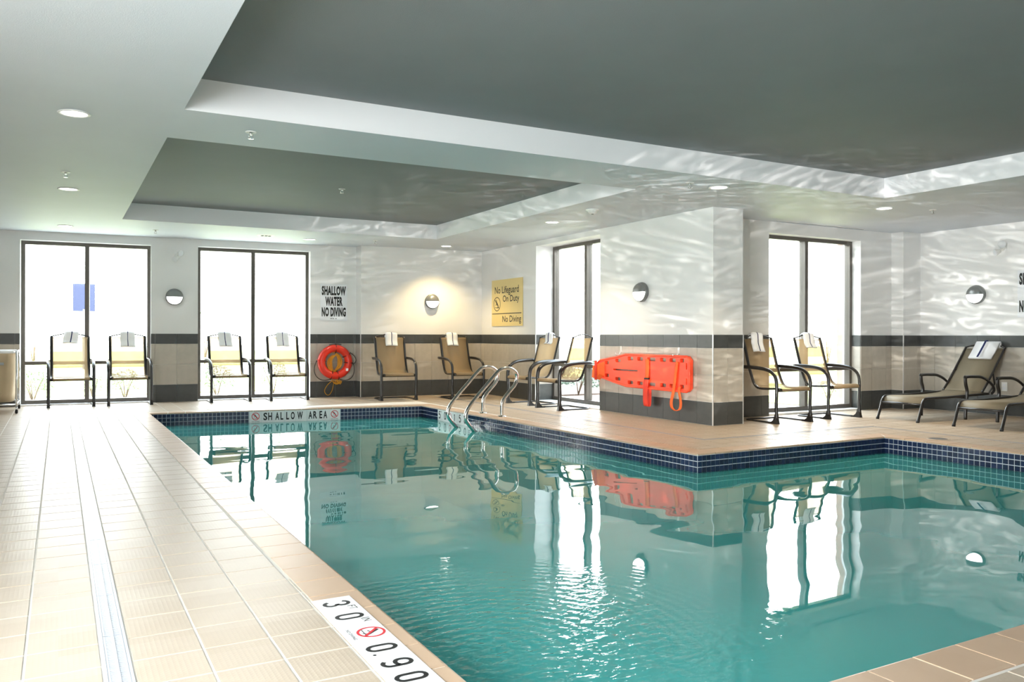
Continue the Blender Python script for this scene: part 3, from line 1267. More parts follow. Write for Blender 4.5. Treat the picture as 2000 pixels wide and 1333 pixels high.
# right wall with window 3, ending in the thick pier
wr = wall('wall_right', (6.54, 12.91), (6.54, 7.06), (-1, 0), [(12.91 - 11.03, 12.91 - 9.29, 0.015, 2.43)], 0.46, start=0.1)
window('window_3', (6.54 + 0.31, 11.03), (6.54 + 0.31, 9.29), (-1, 0), 0.02, 2.43, 0.54, 0.55)
wall_tiles(wr, (6.54, 11.03), (6.85, 11.03), (0, -1), [(0, 0.31)], start=-0.01)
wall_tiles(wr, (6.54, 7.06), (7.0, 7.06), (0, -1), [(0, 0.46)], start=-0.09)
# wing wall with window 4, corner pilaster, far right wall
ww = wall('wall_wing', (6.9, 7.61), (10.43, 7.61), (0, -1), [(8.0 - 6.9, 9.77 - 6.9, 0.025, 2.36)], 0.3, start=0.05)
window('window_4', (8.0, 7.61 + 0.14), (9.77, 7.61 + 0.14), (0, -1), 0.03, 2.36, 0.475, 0.555)
wall_tiles(ww, (9.77, 7.75), (9.77, 7.61), (-1, 0), [(0, 0.14)], start=-0.02)
pil = MB().box(10.43, 11.1, 7.42, 7.92, -0.02, ZB + 0.06).build('wall_pilaster', PAINT, kind='structure')
wall_tiles(pil, (10.43, 7.61), (10.43, 7.42), (-1, 0), [(0, 0.19)], start=0)
wall_tiles(pil, (10.43, 7.42), (10.81, 7.42), (0, -1), [(0, 0.38)], start=0)
we = wall('wall_far_right', (10.81, 7.42), (10.81, -2.6), (-1, 0), [], 0.29, start=-0.08, ends=(0, 0.3))
# unseen near walls close the room; the left one gets an added window for the fill lamp
wall('wall_near', (11.1, -2.6), (-2.5, -2.6), (0, 1), [], 0.3, tiles=False)
wall('wall_left', (-2.2, -2.6), (-2.2, 13.9), (1, 0), [(2.6 + 0.0, 2.6 + 2.4, 0.1, 2.40)], 0.3, tiles=False)
window('added_window_5', (-2.35, 0.0), (-2.35, 2.4), (1, 0), 0.1, 2.40, 0.5, 0.6)

# bright metal edge trims
for nm, x, y in (('trim_1', 6.535, 7.055), ('trim_2', 4.357, 13.016), ('trim_3', 10.425, 7.415), ('trim_4', 6.535, 11.028), ('trim_5', 7.0, 7.055)):
    MB().box(x - 0.007, x + 0.004, y - 0.007, y + 0.004, 0.0, 1.045).build(nm, TRIM, kind='structure')

# ------------------------------------------------------------------ long trench drain on the left deck
tr = thing('trench_drain', 'long pale slotted trench drain running down the left deck', 'drain', (DRX0, 0, 0))
wd = DRX1 - DRX0
MB().box(0.001, wd - 0.001, -2.5, 13.4, -0.0055, -0.0022).build('channel', GRATEDARK, tr)
rim = MB()
for x0, x1 in ((0.0, 0.009), (wd - 0.009, wd)):
    rim.box(x0, x1, -2.5, 13.4, -0.005, 0.0012)
rim.build('frame', GRATE, tr)
gm = {}
SEGL = 0.495
for k in range(22):
    y0 = 1.62 + k * SEGL
    fine = y0 < 6.5
    key = fine
    if key not in gm:
        m = MB()
        m.box(0.010, 0.016, 0.002, SEGL - 0.002, -0.003, 0.0006)
        m.box(wd / 2 - 0.004, wd / 2 + 0.004, 0.002, SEGL - 0.002, -0.003, 0.0012)
        m.box(wd - 0.016, wd - 0.010, 0.002, SEGL - 0.002, -0.003, 0.0006)
        nr = 42 if fine else 24
        for q in range(nr):
            yy = 0.002 + (SEGL - 0.004) * (q + 0.1) / nr
            m.box(0.016, wd - 0.016, yy, yy + (SEGL / nr) * 0.62, -0.003, 0.0004)
        gm[key] = m.mesh('grate', GRATE)
    put('grate', gm[key], tr, loc=(0, y0, 0))

sk = thing('skimmer_lid', 'small round deck lid near the concave corner of the pool', 'lid', (7.72, 5.10, 0))
MB().lathe([(0.0, 0.004), (0.075, 0.004), (0.085, 0.002), (0.09, 0.0)], seg=28).build('lid', GRATEDARK, sk)
MB().lathe([(0.09, 0.0), (0.094, 0.005), (0.105, 0.004), (0.108, 0.0)], seg=28).build('rim', DECK, sk)

# ------------------------------------------------------------------ sling chairs
def side(s, pts, **kw):
    return [(s, y, z) for y, z in pts]


def make_chair(label):
    root = thing('patio_chair', label, 'chair')
    legx, railx = 0.282, 0.238
    armp = [(0.545, 0.652), (0.40, 0.650), (0.25, 0.642), (0.14, 0.625), (0.075, 0.595), (0.03, 0.555), (0.008, 0.50), (0.002, 0.42), (0.004, 0.32), (0.008, 0.20), (0.004, 0.12), (0.0, 0.06)]
    railp = [(0.585, 1.0), (0.555, 0.90), (0.515, 0.76), (0.475, 0.63), (0.435, 0.53), (0.395, 0.45), (0.345, 0.408), (0.28, 0.398), (0.15, 0.402), (0.04, 0.410), (-0.02, 0.405)]
    for s in (-1, 1):
        m = MB()
        m.tube(curve_pts(side(s * legx, armp), 3), 0.019, 10, flat=1.45, up=(0, 0.6, 0.8) if False else None)
        m.build('arm_leg', FRAMEPAINT, root)
        f = MB()
        # flared foot
        x = s * legx
        prof = [(-0.014, 0.024, 0.11), (-0.016, 0.028, 0.075), (-0.020, 0.045, 0.04), (-0.026, 0.085, 0.015), (-0.028, 0.12, 0.0)]
        vs = []
        for y0, y1, z in prof:
            hw = 0.014 + (0.11 - z) * 0.07
            vs += [(x - hw, y0, z), (x + hw, y0, z), (x + hw, y1, z), (x - hw, y1, z)]
        fs = [(0, 1, 2, 3), (19, 18, 17, 16)]
        for i in range(4):
            for k in range(4):
                fs.append((i * 4 + k, i * 4 + (k + 1) % 4, i * 4 + 4 + (k + 1) % 4, i * 4 + 4 + k))
        f.add(vs, fs)
        f.build('foot', FRAMEPAINT, root)
        r_ = MB()
        r_.tube(curve_pts(side(s * railx, railp), 3), 0.013, 10, flat=1.7, up=(0, 1, 0.2))
        r_.build('side_rail', FRAMEPAINT, root)
        MB().tube(curve_pts([(s * legx, 0.10, 0.011), (s * legx, 0.30, 0.011), (s * (legx - 0.01), 0.47, 0.011), (s * (legx - 0.05), 0.52, 0.011)], 4), 0.010, 8).build('floor_runner', FRAMEPAINT, root)
        MB().cyl((s * railx, 0.49, 0.650), (s * (legx + 0.004), 0.49, 0.650), 0.010, 8).build('arm_bracket', FRAMEPAINT, root)
        MB().cyl((s * railx, 0.015, 0.395), (s * legx, 0.012, 0.395), 0.012, 8).build('seat_bracket', FRAMEPAINT, root)
    MB().cyl((-legx + 0.05, 0.52, 0.011), (legx - 0.05, 0.52, 0.011), 0.010, 8).build('floor_bar', FRAMEPAINT, root)
    MB().tube([(-legx, 0.012, 0.388), (0, 0.012, 0.388), (legx, 0.012, 0.388)], 0.017, 8).build('seat_bar', FRAMEPAINT, root)
    top = [(-railx, 0.585, 1.0), (-railx * 0.62, 0.590, 1.024), (-railx * 0.2, 0.592, 1.043), (railx * 0.2, 0.592, 1.043), (railx * 0.62, 0.590, 1.024), (railx, 0.585, 1.0)]
    MB().tube(curve_pts(top, 4), 0.0085, 8).build('top_rail', FRAMEPAINT, root)
    for s in (-1, 1):
        MB().lathe([(0.0, -0.012), (0.014, -0.012), (0.016, 0.0), (0.014, 0.010), (0.0, 0.014)], (s * railx, 0.585, 1.0), seg=10).build('cap', FRAMEPAINT, root)
    bp_ = [(0.570, 0.982), (0.550, 0.90), (0.510, 0.76), (0.470, 0.63), (0.430, 0.535), (0.392, 0.462), (0.352, 0.428)]
    P = curve_pts(side(-railx + 0.008, bp_), 3)
    Q = [Vector((-p.x, p.y, p.z)) for p in P]
    MB().sheet(P, Q, 0.004).build('back_sling', SLING, root)
    sp_ = [(0.352, 0.428), (0.30, 0.412), (0.20, 0.412), (0.10, 0.420), (0.03, 0.426), (-0.015, 0.420), (-0.035, 0.402), (-0.032, 0.385)]
    P = curve_pts(side(-railx + 0.008, sp_), 3)
    Q = [Vector((-p.x, p.y, p.z)) for p in P]
    MB().sheet(P, Q, 0.004).build('seat_sling', SLING, root)
    MB().cyl((-railx, 0.578, 0.983), (railx, 0.578, 0.983), 0.009, 8).build('sling_hem', SLING, root)
    return root


CH = [  # x, y of the toes' middle, heading, label
    (0.155, 13.08, 0.02, 'patio chair beside the canvas cart, leftmost of the two at the first window'),
    (0.905, 13.03, 0.0, 'patio chair at the first window, beside the tiled pier under a round lamp'),
    (2.295, 12.97, 0.0, 'patio chair at the second window, the one beside the round lamp pier'),
    (3.165, 12.90, -0.03, 'patio chair at the second window, the one next to the life ring'),
    (4.69, 12.13, -0.09, 'tan sling chair against the wall just right of the life ring'),
    (5.80, 11.92, 0.0, 'tan sling chair in the room corner under the round lamp, behind the ladder rails'),
    (5.985, 10.60, -math.pi / 2 + 0.10, 'patio chair with a towel facing the ladder rails, left of the bare chair'),
    (5.963, 9.72, -math.pi / 2 + 0.02, 'patio chair with no towel on its back, left of the red backboard'),
    (7.615, 6.85, 0.0, 'patio chair tucked beside the corner of the thick tiled pier'),
    (8.595, 6.93, 0.0, 'patio chair before the right window, nearer the loungers'),
]
first = make_chair(CH[0][3])
GRP = 'tan sling patio chairs around the pool'
first['group'] = GRP
chairs = []
for i, (x, y, rz, lb) in enumerate(CH):
    if i == 0:
        first.location, first.rotation_euler = (x, y, 0), (0, 0, rz)
        chairs.append(first)
    else:
        chairs.append(dup(first, (x, y, 0), rz, lb, GRP))

# ------------------------------------------------------------------ towels
def make_towel(label, w=0.20, front=0.175, backl=0.10, skew=0.0):
    root = thing('towel', label, 'towel')
    # cross section draped over the arched top rail (local frame of a chair)
    prof = [(0.540 - 0.045 * (front / 0.175), 1.02 - front), (0.545, 0.93), (0.558, 0.985), (0.570, 1.035), (0.580, 1.055), (0.594, 1.060), (0.606, 1.052), (0.612, 1.03), (0.610, 1.055 - backl)]
    P = curve_pts([(-w / 2 + skew * (1.05 - z), y, z) for y, z in prof], 3)
    Q = curve_pts([(w / 2 + skew * (1.05 - z), y, z) for y, z in prof], 3)
    m = MB()
    n = 7
    cols = []
    rr_ = random.Random(hash(label) % 1000)
    th = 0.016
    for k in range(n):
        f = k / (n - 1)
        cols.append([p.lerp(q, f) + Vector((0, -0.004 * math.sin(f * math.pi * 3 + skew * 9), 0.003 * math.sin(f * 5))) for p, q in zip(P, Q)])
    L_ = len(P)
    vs, fs = [], []
    for k in range(n):
        for i in range(L_):
            p = cols[k][i]
            t = (cols[k][min(i + 1, L_ - 1)] - cols[k][max(i - 1, 0)]).normalized()
            nn = Vector((0, -t.z, t.y))
            e = 0.35 if k in (0, n - 1) else 1.0
            vs += [p - nn * 0.002, p + nn * th * e]
    idx = lambda k, i, s: (k * L_ + i) * 2 + s
    for k in range(n - 1):
        for i in range(L_ - 1):
            for s in (0, 1):
                fs.append((idx(k, i, s), idx(k + 1, i, s), idx(k + 1, i + 1, s), idx(k, i + 1, s)))
        for i in (0, L_ - 1):
            fs.append((idx(k, i, 0), idx(k + 1, i, 0), idx(k + 1, i, 1), idx(k, i, 1)))
    for k in (0, n - 1):
        for i in range(L_ - 1):
            fs.append((idx(k, i, 0), idx(k, i + 1, 0), idx(k, i + 1, 1), idx(k, i, 1)))
    m.add(vs, fs, True)
    m.build('cloth', TOWEL, root)
    # navy stripe woven down the middle
    sw = 0.011
    A, B = [], []
    for i in range(L_):
        c = cols[n // 2][i]
        t = (cols[n // 2][min(i + 1, L_ - 1)] - cols[n // 2][max(i - 1, 0)]).normalized()
        nn = Vector((0, -t.z, t.y))
        A.append(c + nn * (th + 0.0005) - Vector((sw, 0, 0)))
        B.append(c + nn * (th + 0.0005) + Vector((sw, 0, 0)))
    s = MB().sheet(A, B, 0.0012)
    s.build('stripe', NAVY, root)
    return root


TW_ = [
    (0, 0.02, 0.19, 0.12, -0.15, 'white towel with navy stripe hung crooked on the chair beside the canvas cart'),
    (1, 0.0, 0.20, 0.175, 0.0, 'white towel with navy stripe on the first window chair by the pier'),
    (2, 0.0, 0.20, 0.175, 0.05, 'white towel with navy stripe on the second window chair by the pier'),
    (3, 0.0, 0.20, 0.175, 0.02, 'white towel with navy stripe on the window chair next to the life ring'),
    (4, 0.03, 0.20, 0.165, -0.06, 'white towel with navy stripe on the chair right of the life ring'),
    (5, -0.03, 0.20, 0.165, -0.06, 'white towel with navy stripe on the corner chair behind the ladder rails'),
    (6, 0.0, 0.17, 0.12, 0.25, 'white towel with navy stripe on the chair facing the ladder rails'),
    (8, -0.02, 0.19, 0.185, -0.16, 'white towel with navy stripe on the chair beside the pier corner'),
    (9, 0.01, 0.19, 0.145, -0.08, 'white towel with navy stripe on the chair before the right window'),
]
for ci, dx, w, fr, skw, lb in TW_:
    t = make_towel(lb, w=w, front=fr, skew=skw)
    t['group'] = 'white striped towels on the chairs'
    x, y, rz, _ = CH[ci]
    t.location = (x + dx * math.cos(rz), y + dx * math.sin(rz), 0.0)
    t.rotation_euler = (0, 0, rz)

# ------------------------------------------------------------------ loungers
def make_lounger(label):
    """foot end at local x=0, head towards +x"""
    root = thing('chaise_lounge', label, 'lounger')
    hw = 0.272
    for s in (-1, 1):
        y = s * hw
        seat = [(0.0, 0.0), (0.055, 0.13), (0.095, 0.235), (0.13, 0.272), (0.20, 0.286), (0.55, 0.286), (0.90, 0.292), (1.25, 0.300), (1.42, 0.302)]
        MB().tube(curve_pts([(x, y, z) for x, z in seat], 3), 0.016, 10).build('side_rail', FRAMEPAINT, root)
        ya = s * (hw + 0.025)
        arm = [(0.90, 0.0), (0.905, 0.14), (0.925, 0.28), (0.93, 0.36), (0.905, 0.43), (0.895, 0.485), (0.90, 0.522), (0.96, 0.530), (1.08, 0.528), (1.22, 0.520), (1.36, 0.475), (1.47, 0.405), (1.50, 0.345), (1.45, 0.305)]
        MB().tube(curve_pts([(x, ya, z) for x, z in arm], 4), 0.016, 10, flat=1.25).build('arm_leg', FRAMEPAINT, root)
        MB().lathe([(0, -0.008), (0.02, -0.006), (0.024, 0.0), (0.02, 0.008), (0, 0.010)], (0.885, ya, 0.524), axis=(0, 1, 0), seg=12).build('arm_scroll', FRAMEPAINT, root)
        back = [(1.30, 0.318), (1.42, 0.44), (1.56, 0.60), (1.70, 0.765), (1.80, 0.885)]
        MB().tube(curve_pts([(x, y * 0.955, z) for x, z in back], 3), 0.014, 10).build('back_rail', FRAMEPAINT, root)
        MB().tube([(1.56, y * 0.9, 0.59), (1.60, y * 0.9, 0.42), (1.47, y * 0.9, 0.30)], 0.010, 8).build('back_stay', FRAMEPAINT, root)
        MB().cyl((0.0, y, 0.0), (0.012, y, 0.03), 0.019, 10).build('foot_cap', RUBBER, root)
    MB().cyl((0.085, -hw, 0.212), (0.085, hw, 0.212), 0.012, 8).build('foot_bar', FRAMEPAINT, root)
    MB().cyl((0.91, -hw, 0.27), (0.91, hw, 0.27), 0.012, 8).build('cross_bar', FRAMEPAINT, root)
    MB().cyl((1.42, -hw, 0.302), (1.42, hw, 0.302), 0.013, 8).build('cross_bar', FRAMEPAINT, root)
    t = [(1.80, -hw * 0.955, 0.885), (1.822, -hw * 0.55, 0.918), (1.832, 0, 0.932), (1.822, hw * 0.55, 0.918), (1.80, hw * 0.955, 0.885)]
    MB().tube(curve_pts(t, 4), 0.010, 8).build('top_rail', FRAMEPAINT, root)
    sp_ = [(0.10, 0.215), (0.115, 0.255), (0.15, 0.284), (0.25, 0.292), (0.60, 0.282), (0.95, 0.286), (1.22, 0.302), (1.30, 0.322)]
    P = curve_pts([(x, -hw + 0.008, z) for x, z in sp_], 3)
    Q = [Vector((p.x, -p.y, p.z)) for p in P]
    MB().sheet(P, Q, -0.004).build('seat_sling', LOUNGESLING, root)
    sp_ = [(1.305, 0.325), (1.44, 0.452), (1.58, 0.612), (1.70, 0.755), (1.79, 0.868)]
    P = curve_pts([(x, -hw * 0.94, z) for x, z in sp_], 3)
    Q = [Vector((p.x, -p.y, p.z)) for p in P]
    MB().sheet(P, Q, -0.004).build('back_sling', LOUNGESLING, root)
    return root


L1 = make_lounger('taupe sling chaise lounge with a towel, far end by the tiled pilaster')
L1.location = (8.915, 6.425, 0)
L1['group'] = 'sling loungers along the far right wall'
L2o = dup(L1, (8.945, 5.455, 0), 0.0, 'taupe sling chaise lounge cut off at the right edge, nearer the pool', 'sling loungers along the far right wall')

tw = thing('towel', 'white towel with navy stripe laid over the chaise lounge back', 'towel', (8.915, 6.425, 0))
tw['group'] = 'white striped towels on the chairs'
prof = [(1.655, 0.735), (1.70, 0.79), (1.75, 0.855), (1.79, 0.910), (1.815, 0.945), (1.838, 0.952), (1.855, 0.925), (1.850, 0.87)]
m = MB()
P = curve_pts([(x - 0.022, -0.17 - 0.03 * (x - 1.655) / 0.2, z + 0.012) for x, z in prof], 3)
Q = curve_pts([(x - 0.022, 0.13 - 0.02 * (x - 1.655) / 0.2, z + 0.012) for x, z in prof], 3)
m.sheet(P, Q, -0.026)
m.build('cloth', TOWEL, tw)
A = [p.lerp(q, 0.50) + Vector((-0.024, 0, 0.016)) for p, q in zip(P, Q)]
B = [p.lerp(q, 0.58) + Vector((-0.024, 0, 0.016)) for p, q in zip(P, Q)]
MB().sheet(A, B, -0.003).build('stripe', NAVY, tw)

# ------------------------------------------------------------------ ladder rails
def rail(y, label):
    root = thing('ladder_rail', label, 'handrail', (4.92, y, 0))
    dx = -4.92
    pts = [(4.92, 0.0), (4.92, 0.10), (4.925, 0.17), (4.965, 0.245), (5.04, 0.325), (5.105, 0.395), (5.138, 0.47), (5.125, 0.545), (5.06, 0.597), (4.98, 0.612), (4.89, 0.588), (4.80, 0.508),
           (4.70, 0.402), (4.60, 0.300), (4.50, 0.190), (4.435, 0.105), (4.410, 0.030), (4.430, -0.050), (4.53, -0.165), (4.62, -0.26), (4.64, -0.40), (4.64, -0.75)]
    MB().tube(curve_pts([(x + dx, 0, z) for x, z in pts], 5), 0.0235, 16).build('tube', STEEL, root)
    MB().lathe([(0.0, 0.016), (0.03, 0.016), (0.04, 0.012), (0.055, 0.005), (0.058, 0.0)], (0, 0, 0), seg=24).build('escutcheon', STEEL, root)
    return root


rail(9.67, 'polished steel ladder rail, the one farther from the pier')
rail(9.14, 'polished steel ladder rail, the one nearer the red backboard')
lad = thing('ladder_step_set', 'submerged ladder treads between the two steel rails', 'ladder', (4.64, 9.14, -0.75))
for z in (0.34, 0.06):
    MB().box(-0.05, 0.05, 0.025, 0.505, z, z + 0.025).build('tread', WHITEPL, lad)

# ------------------------------------------------------------------ life ring
lr = thing('life_ring', 'red life ring hung on the tiled wall with a coil of yellow rope', 'life ring', (3.985, YB(3.985) - 0.085, 0.585))
lr.rotation_euler = (0, 0, math.atan2(bd.y, bd.x))
ring = [(math.cos(a) * 0.225, 0, math.sin(a) * 0.225) for a in np.linspace(0, 2 * math.pi, 48, endpoint=False)]
MB().tube(ring, 0.072, 18, closed=True, flat=0.85, up=(0, 1, 0)).build('ring', RINGRED, lr)


def arc_rope(a0, a1, bulge, m_, nm):
    n = 14
    pts = []
    for i in range(n + 1):
        f = i / n
        a = math.radians(a0 + (a1 - a0) * f)
        r_ = 0.30 + bulge * math.sin(math.pi * f)
        pts.append((math.cos(a) * r_, -0.02, math.sin(a) * r_ - 0.02 * math.sin(math.pi * f)))
    MB().tube(pts, 0.006, 6).build(nm, m_, lr)


arc_rope(175, 252, 0.075, ROPEK, 'grab_line')
arc_rope(-75, -5, 0.065, ROPEK, 'grab_line')
arc_rope(-8, 28, 0.05, ROPEK, 'grab_line')
arc_rope(70, 110, 0.015, ROPEK, 'grab_line')
for a in (172, 255, -78, -4, 30, 88):
    c = math.radians(a)
    MB().tube([(math.cos(c) * (0.225 + 0.075 * math.cos(b)), -0.066 * math.sin(b), math.sin(c) * (0.225 + 0.075 * math.cos(b))) for b in np.linspace(0, 2 * math.pi, 16, endpoint=False)], 0.006, 6, closed=True).build('band', ROPEK if a != 172 else RINGRED, lr)
MB().box(0.165, 0.205, -0.072, -0.066, -0.15, -0.105).build('label_patch', SIGNWHITE, lr)
yr = thing('yellow_rope', 'yellow throw rope coiled inside and below the red life ring', 'rope', (3.985, YB(3.985) - 0.06, 0.585))
yr.rotation_euler = lr.rotation_euler
for k in range(9):
    w = 0.05 + 0.009 * k
    pts = []
    for i in range(24):
        a = 2 * math.pi * i / 24
        pts.append((math.cos(a) * w + R.uniform(-0.004, 0.004), -0.025 + 0.006 * (k % 3) + R.uniform(-0.003, 0.003), math.sin(a) * (0.12 + 0.003 * k) - 0.03 + (0.03 if math.cos(a) > 0.2 else 0)))
    MB().tube(pts, 0.0055, 6, closed=True).build('coil', ROPEY, yr)
for k in range(5):
    pts = curve_pts([(-0.06 + 0.03 * k, -0.03, -0.29), (-0.03 + 0.028 * k, -0.04, -0.335 - 0.008 * k), (0.03 + 0.02 * k, -0.03, -0.37 + 0.012 * k), (0.09 - 0.01 * k, -0.03, -0.34), (0.10 - 0.02 * k, -0.03, -0.295)], 5)
    MB().tube(pts, 0.006, 6).build('knot', ROPEY, yr)
MB().tube(curve_pts([(-0.04, -0.02, -0.31), (-0.11, 0.02, -0.38), (-0.155, 0.035, -0.47), (-0.13, 0.035, -0.535), (-0.08, 0.035, -0.545), (-0.035, 0.035, -0.48), (-0.015, 0.02, -0.39), (-0.01, -0.01, -0.33)], 6), 0.0055, 6).build('tail', ROPEY, yr)
MB().tube([(-0.03, -0.02, 0.14), (-0.01, 0.0, 0.17), (0.02, -0.02, 0.14)], 0.008, 6).build('hitch', ROPEY, yr)

# ------------------------------------------------------------------ red backboard on the pier
bb = thing('spine_board', 'red plastic rescue backboard hung sideways on the tiled pier', 'backboard', (6.532, 8.30, 0.58))
# outline in (s, z): s runs along -Y (towards the camera side), 0 at the middle; head end at s=-0.93
out = [(-0.93, -0.065), (-0.93, 0.075), (-0.86, 0.115), (-0.50, 0.165), (-0.28, 0.205), (0.90, 0.205), (0.945, 0.16), (0.945, -0.17), (0.90, -0.21), (-0.28, -0.205), (-0.55, -0.165), (-0.86, -0.11)]
holes = []
for s0, s1, zt in ((-0.76, -0.66, 0.086), (-0.52, -0.40, 0.122), (-0.25, -0.13, 0.155), (-0.05, 0.07, 0.155), (0.15, 0.32, 0.155), (0.40, 0.52, 0.155), (0.58, 0.70, 0.155), (0.77, 0.85, 0.155)):
    h_ = 0.026
    holes.append([(s0 + 0.012, zt - h_), (s1 - 0.012, zt - h_), (s1, zt - h_ + 0.014), (s1, zt + h_ - 0.014), (s1 - 0.012, zt + h_), (s0 + 0.012, zt + h_), (s0, zt + h_ - 0.014), (s0, zt - h_ + 0.014)])
    zb = -zt
    holes.append([(s0 + 0.012, zb - h_), (s1 - 0.012, zb - h_), (s1, zb - h_ + 0.014), (s1, zb + h_ - 0.014), (s1 - 0.012, zb + h_), (s0 + 0.012, zb + h_), (s0, zb + h_ - 0.014), (s0, zb - h_ + 0.014)])
holes.append([(-0.55, -0.013), (-0.05, -0.013), (-0.03, 0.0), (-0.05, 0.013), (-0.55, 0.013), (-0.57, 0.0)])
for z0, z1 in ((0.05, 0.13), (-0.13, -0.05)):
    holes.append([(0.878, z0), (0.900, z0), (0.905, (z0 + z1) / 2), (0.900, z1), (0.878, z1), (0.873, (z0 + z1) / 2)])
TB = 0.05
XF, XK = -TB - 0.03, -0.03
cu = bpy.data.curves.new('board_outline', 'CURVE')
cu.dimensions = '2D'
cu.fill_mode = 'BOTH'
cu.extrude = TB / 2 - 0.004
cu.bevel_depth = 0.004
cu.bevel_resolution = 1
for l in [out] + holes:
    sp_ = cu.splines.new('POLY')
    sp_.points.add(len(l) - 1)
    sp_.use_cyclic_u = True
    for q, (x, y) in zip(sp_.points, l):
        q.co = (x, y, 0, 1)
tmp = bpy.data.objects.new('tmp_outline', cu)
COL.objects.link(tmp)
dg = bpy.context.evaluated_depsgraph_get()
dg.update()
bme = bpy.data.meshes.new_from_object(tmp.evaluated_get(dg))
bpy.data.objects.remove(tmp)
bme.transform(Matrix(((0, 0, 1, (XF + XK) / 2), (-1, 0, 0, 0), (0, 1, 0, 0), (0, 0, 0, 1))))
bme.materials.clear()
bme.materials.append(BOARDRED)
bme.name = 'board'
put('board', bme, bb)
# raised rim and head block
m = MB()
m.tube([(XF, -s, z) for s, z in out], 0.014, 8, closed=True)
m.build('rim', BOARDRED, bb)
hb = MB()
hp = [(-0.955, 0.02, 0.045), (-0.955, -0.13, 0.055), (-0.93, -0.165, 0.055)]
hb.add([(XF - 0.06, 0.80, 0.075), (XF - 0.06, 0.955, 0.03), (XF - 0.06, 0.975, -0.12), (XF - 0.06, 0.88, -0.13), (XF - 0.06, 0.80, -0.07),
        (XF, 0.76, 0.10), (XF, 0.985, 0.05), (XF, 1.00, -0.14), (XF, 0.87, -0.155), (XF, 0.76, -0.09)],
       [(0, 1, 2, 3, 4), (9, 8, 7, 6, 5)] + [(i, 5 + i, 5 + (i + 1) % 5, (i + 1) % 5) for i in range(5)])
hb.build('head_block', STRAP, bb)
hs = MB().sheet([(XF - 0.064, 0.90, 0.11), (XF - 0.066, 0.90, 0.0), (XF - 0.066, 0.90, -0.15)], [(XF - 0.064, 0.845, 0.11), (XF - 0.066, 0.845, 0.0), (XF - 0.066, 0.845, -0.15)], 0.004)
hs.build('head_strap', STRAPRED, bb)


def webbing(path, w, m_, nm):
    """path of (s, z, out) with half width w across s"""
    A = [(XF - 0.004 - o, -(s - w), z) for s, z, o in path]
    B = [(XF - 0.004 - o, -(s + w), z) for s, z, o in path]
    MB().sheet(curve_pts(A, 4), curve_pts(B, 4), 0.003).build(nm, m_, bb)


webbing([(0.165, 0.155, 0.004), (0.17, 0.05, 0.004), (0.165, -0.085, 0.006)], 0.036, STRAP, 'strap')
webbing([(0.16, -0.085, 0.008), (0.155, -0.20, 0.020), (0.15, -0.35, 0.018), (0.15, -0.42, 0.008), (0.15, -0.435, -0.012), (0.155, -0.41, -0.028), (0.16, -0.30, -0.030), (0.16, -0.205, -0.028)], 0.046, STRAPRED, 'strap_tail')
MB().box(XF - 0.022, XF - 0.004, -0.21, -0.12, -0.098, -0.080).build('buckle', RUBBER, bb)


def loop_strap(path, tw_, nm, m_):
    """ribbon lying edge-on in the board plane, wide along out-of-board"""
    P = curve_pts([(XF - 0.012, -s, z) for s, z in path], 5)
    A = [p + Vector((-0.022, 0, 0)) for p in P]
    B = [p + Vector((0.022, 0, 0)) for p in P]
    MB().sheet(A, B, 0.004).build(nm, m_, bb)


webbing([(0.735, 0.14, 0.004), (0.715, 0.02, 0.008), (0.695, -0.12, 0.012), (0.672, -0.25, 0.016), (0.650, -0.34, 0.022), (0.665, -0.41, 0.024), (0.71, -0.445, 0.012)], 0.026, STRAP, 'strap')
webbing([(0.71, -0.445, 0.010), (0.775, -0.425, 0.004), (0.80, -0.36, 0.006), (0.792, -0.28, 0.010), (0.772, -0.20, 0.012), (0.775, -0.155, 0.002)], 0.022, STRAP, 'strap_tail')
for s in (-0.49, 0.66):
    m = MB()
    m.tube([(0.0, -s, 0.31), (-0.01, -s, 0.245), (-0.03, -s, 0.205), (-0.055, -s, 0.195), (XF - 0.004, -s, 0.20), (XF - 0.016, -s, 0.225)], 0.006, 8)
    m.box(-0.006, 0.0, -s - 0.015, -s + 0.015, 0.235, 0.31)
    hk = m.build('hook', WHITEPL, None)
    hk.location = (6.532, 8.30, 0.58)
    hk['label'] = 'white wall hook holding the tapered head end of the backboard' if s < 0 else 'white wall hook holding the square foot end of the backboard'
    hk['category'] = 'hook'
    hk['group'] = 'hooks holding the backboard'

# ------------------------------------------------------------------ signs
def shallow_sign(o, r, label):
    root = thing('wall_sign', label, 'sign', o)
    r = Vector((r[0], r[1], 0)).normalized()
    u = Vector((0, 0, 1))
    nn = r.cross(u)
    W_, Hh = 0.445, 0.605
    MB().obox((0, 0), (r.x * W_, r.y * W_), (nn.x, nn.y), 0.0, 0.006, 0, Hh).build('board', SIGNWHITE, root)
    base = nn * 0.0066
    for txt, x, y, w, h in (('SHALLOW', 0.022, 0.418, 0.400, 0.155), ('WATER', 0.080, 0.242, 0.288, 0.155), ('NO DIVING', 0.022, 0.066, 0.400, 0.155)):
        lettering(txt, root, base + r * x + u * y, r, u, h, w, BLACK, bold=0.05, depth=0.0008)
    m = MB()
    for x in (0.165, 0.200, 0.245):
        q = base + r * x + u * 0.028
        e = r * 0.026
        m.add([q, q + e, q + e + u * 0.010, q + u * 0.010], [(0, 1, 2, 3)])
    m.build('fine_print', BLACK, root)
    return root


x0 = 3.765
shallow_sign((x0, YB(x0) - 0.003, 1.268), (bd.x, bd.y), 'white SHALLOW WATER NO DIVING sign on the wall above the life ring')
shallow_sign((10.805, 6.055, 1.275), (0, -1), 'white no diving sign cut off at the right edge of the photo')

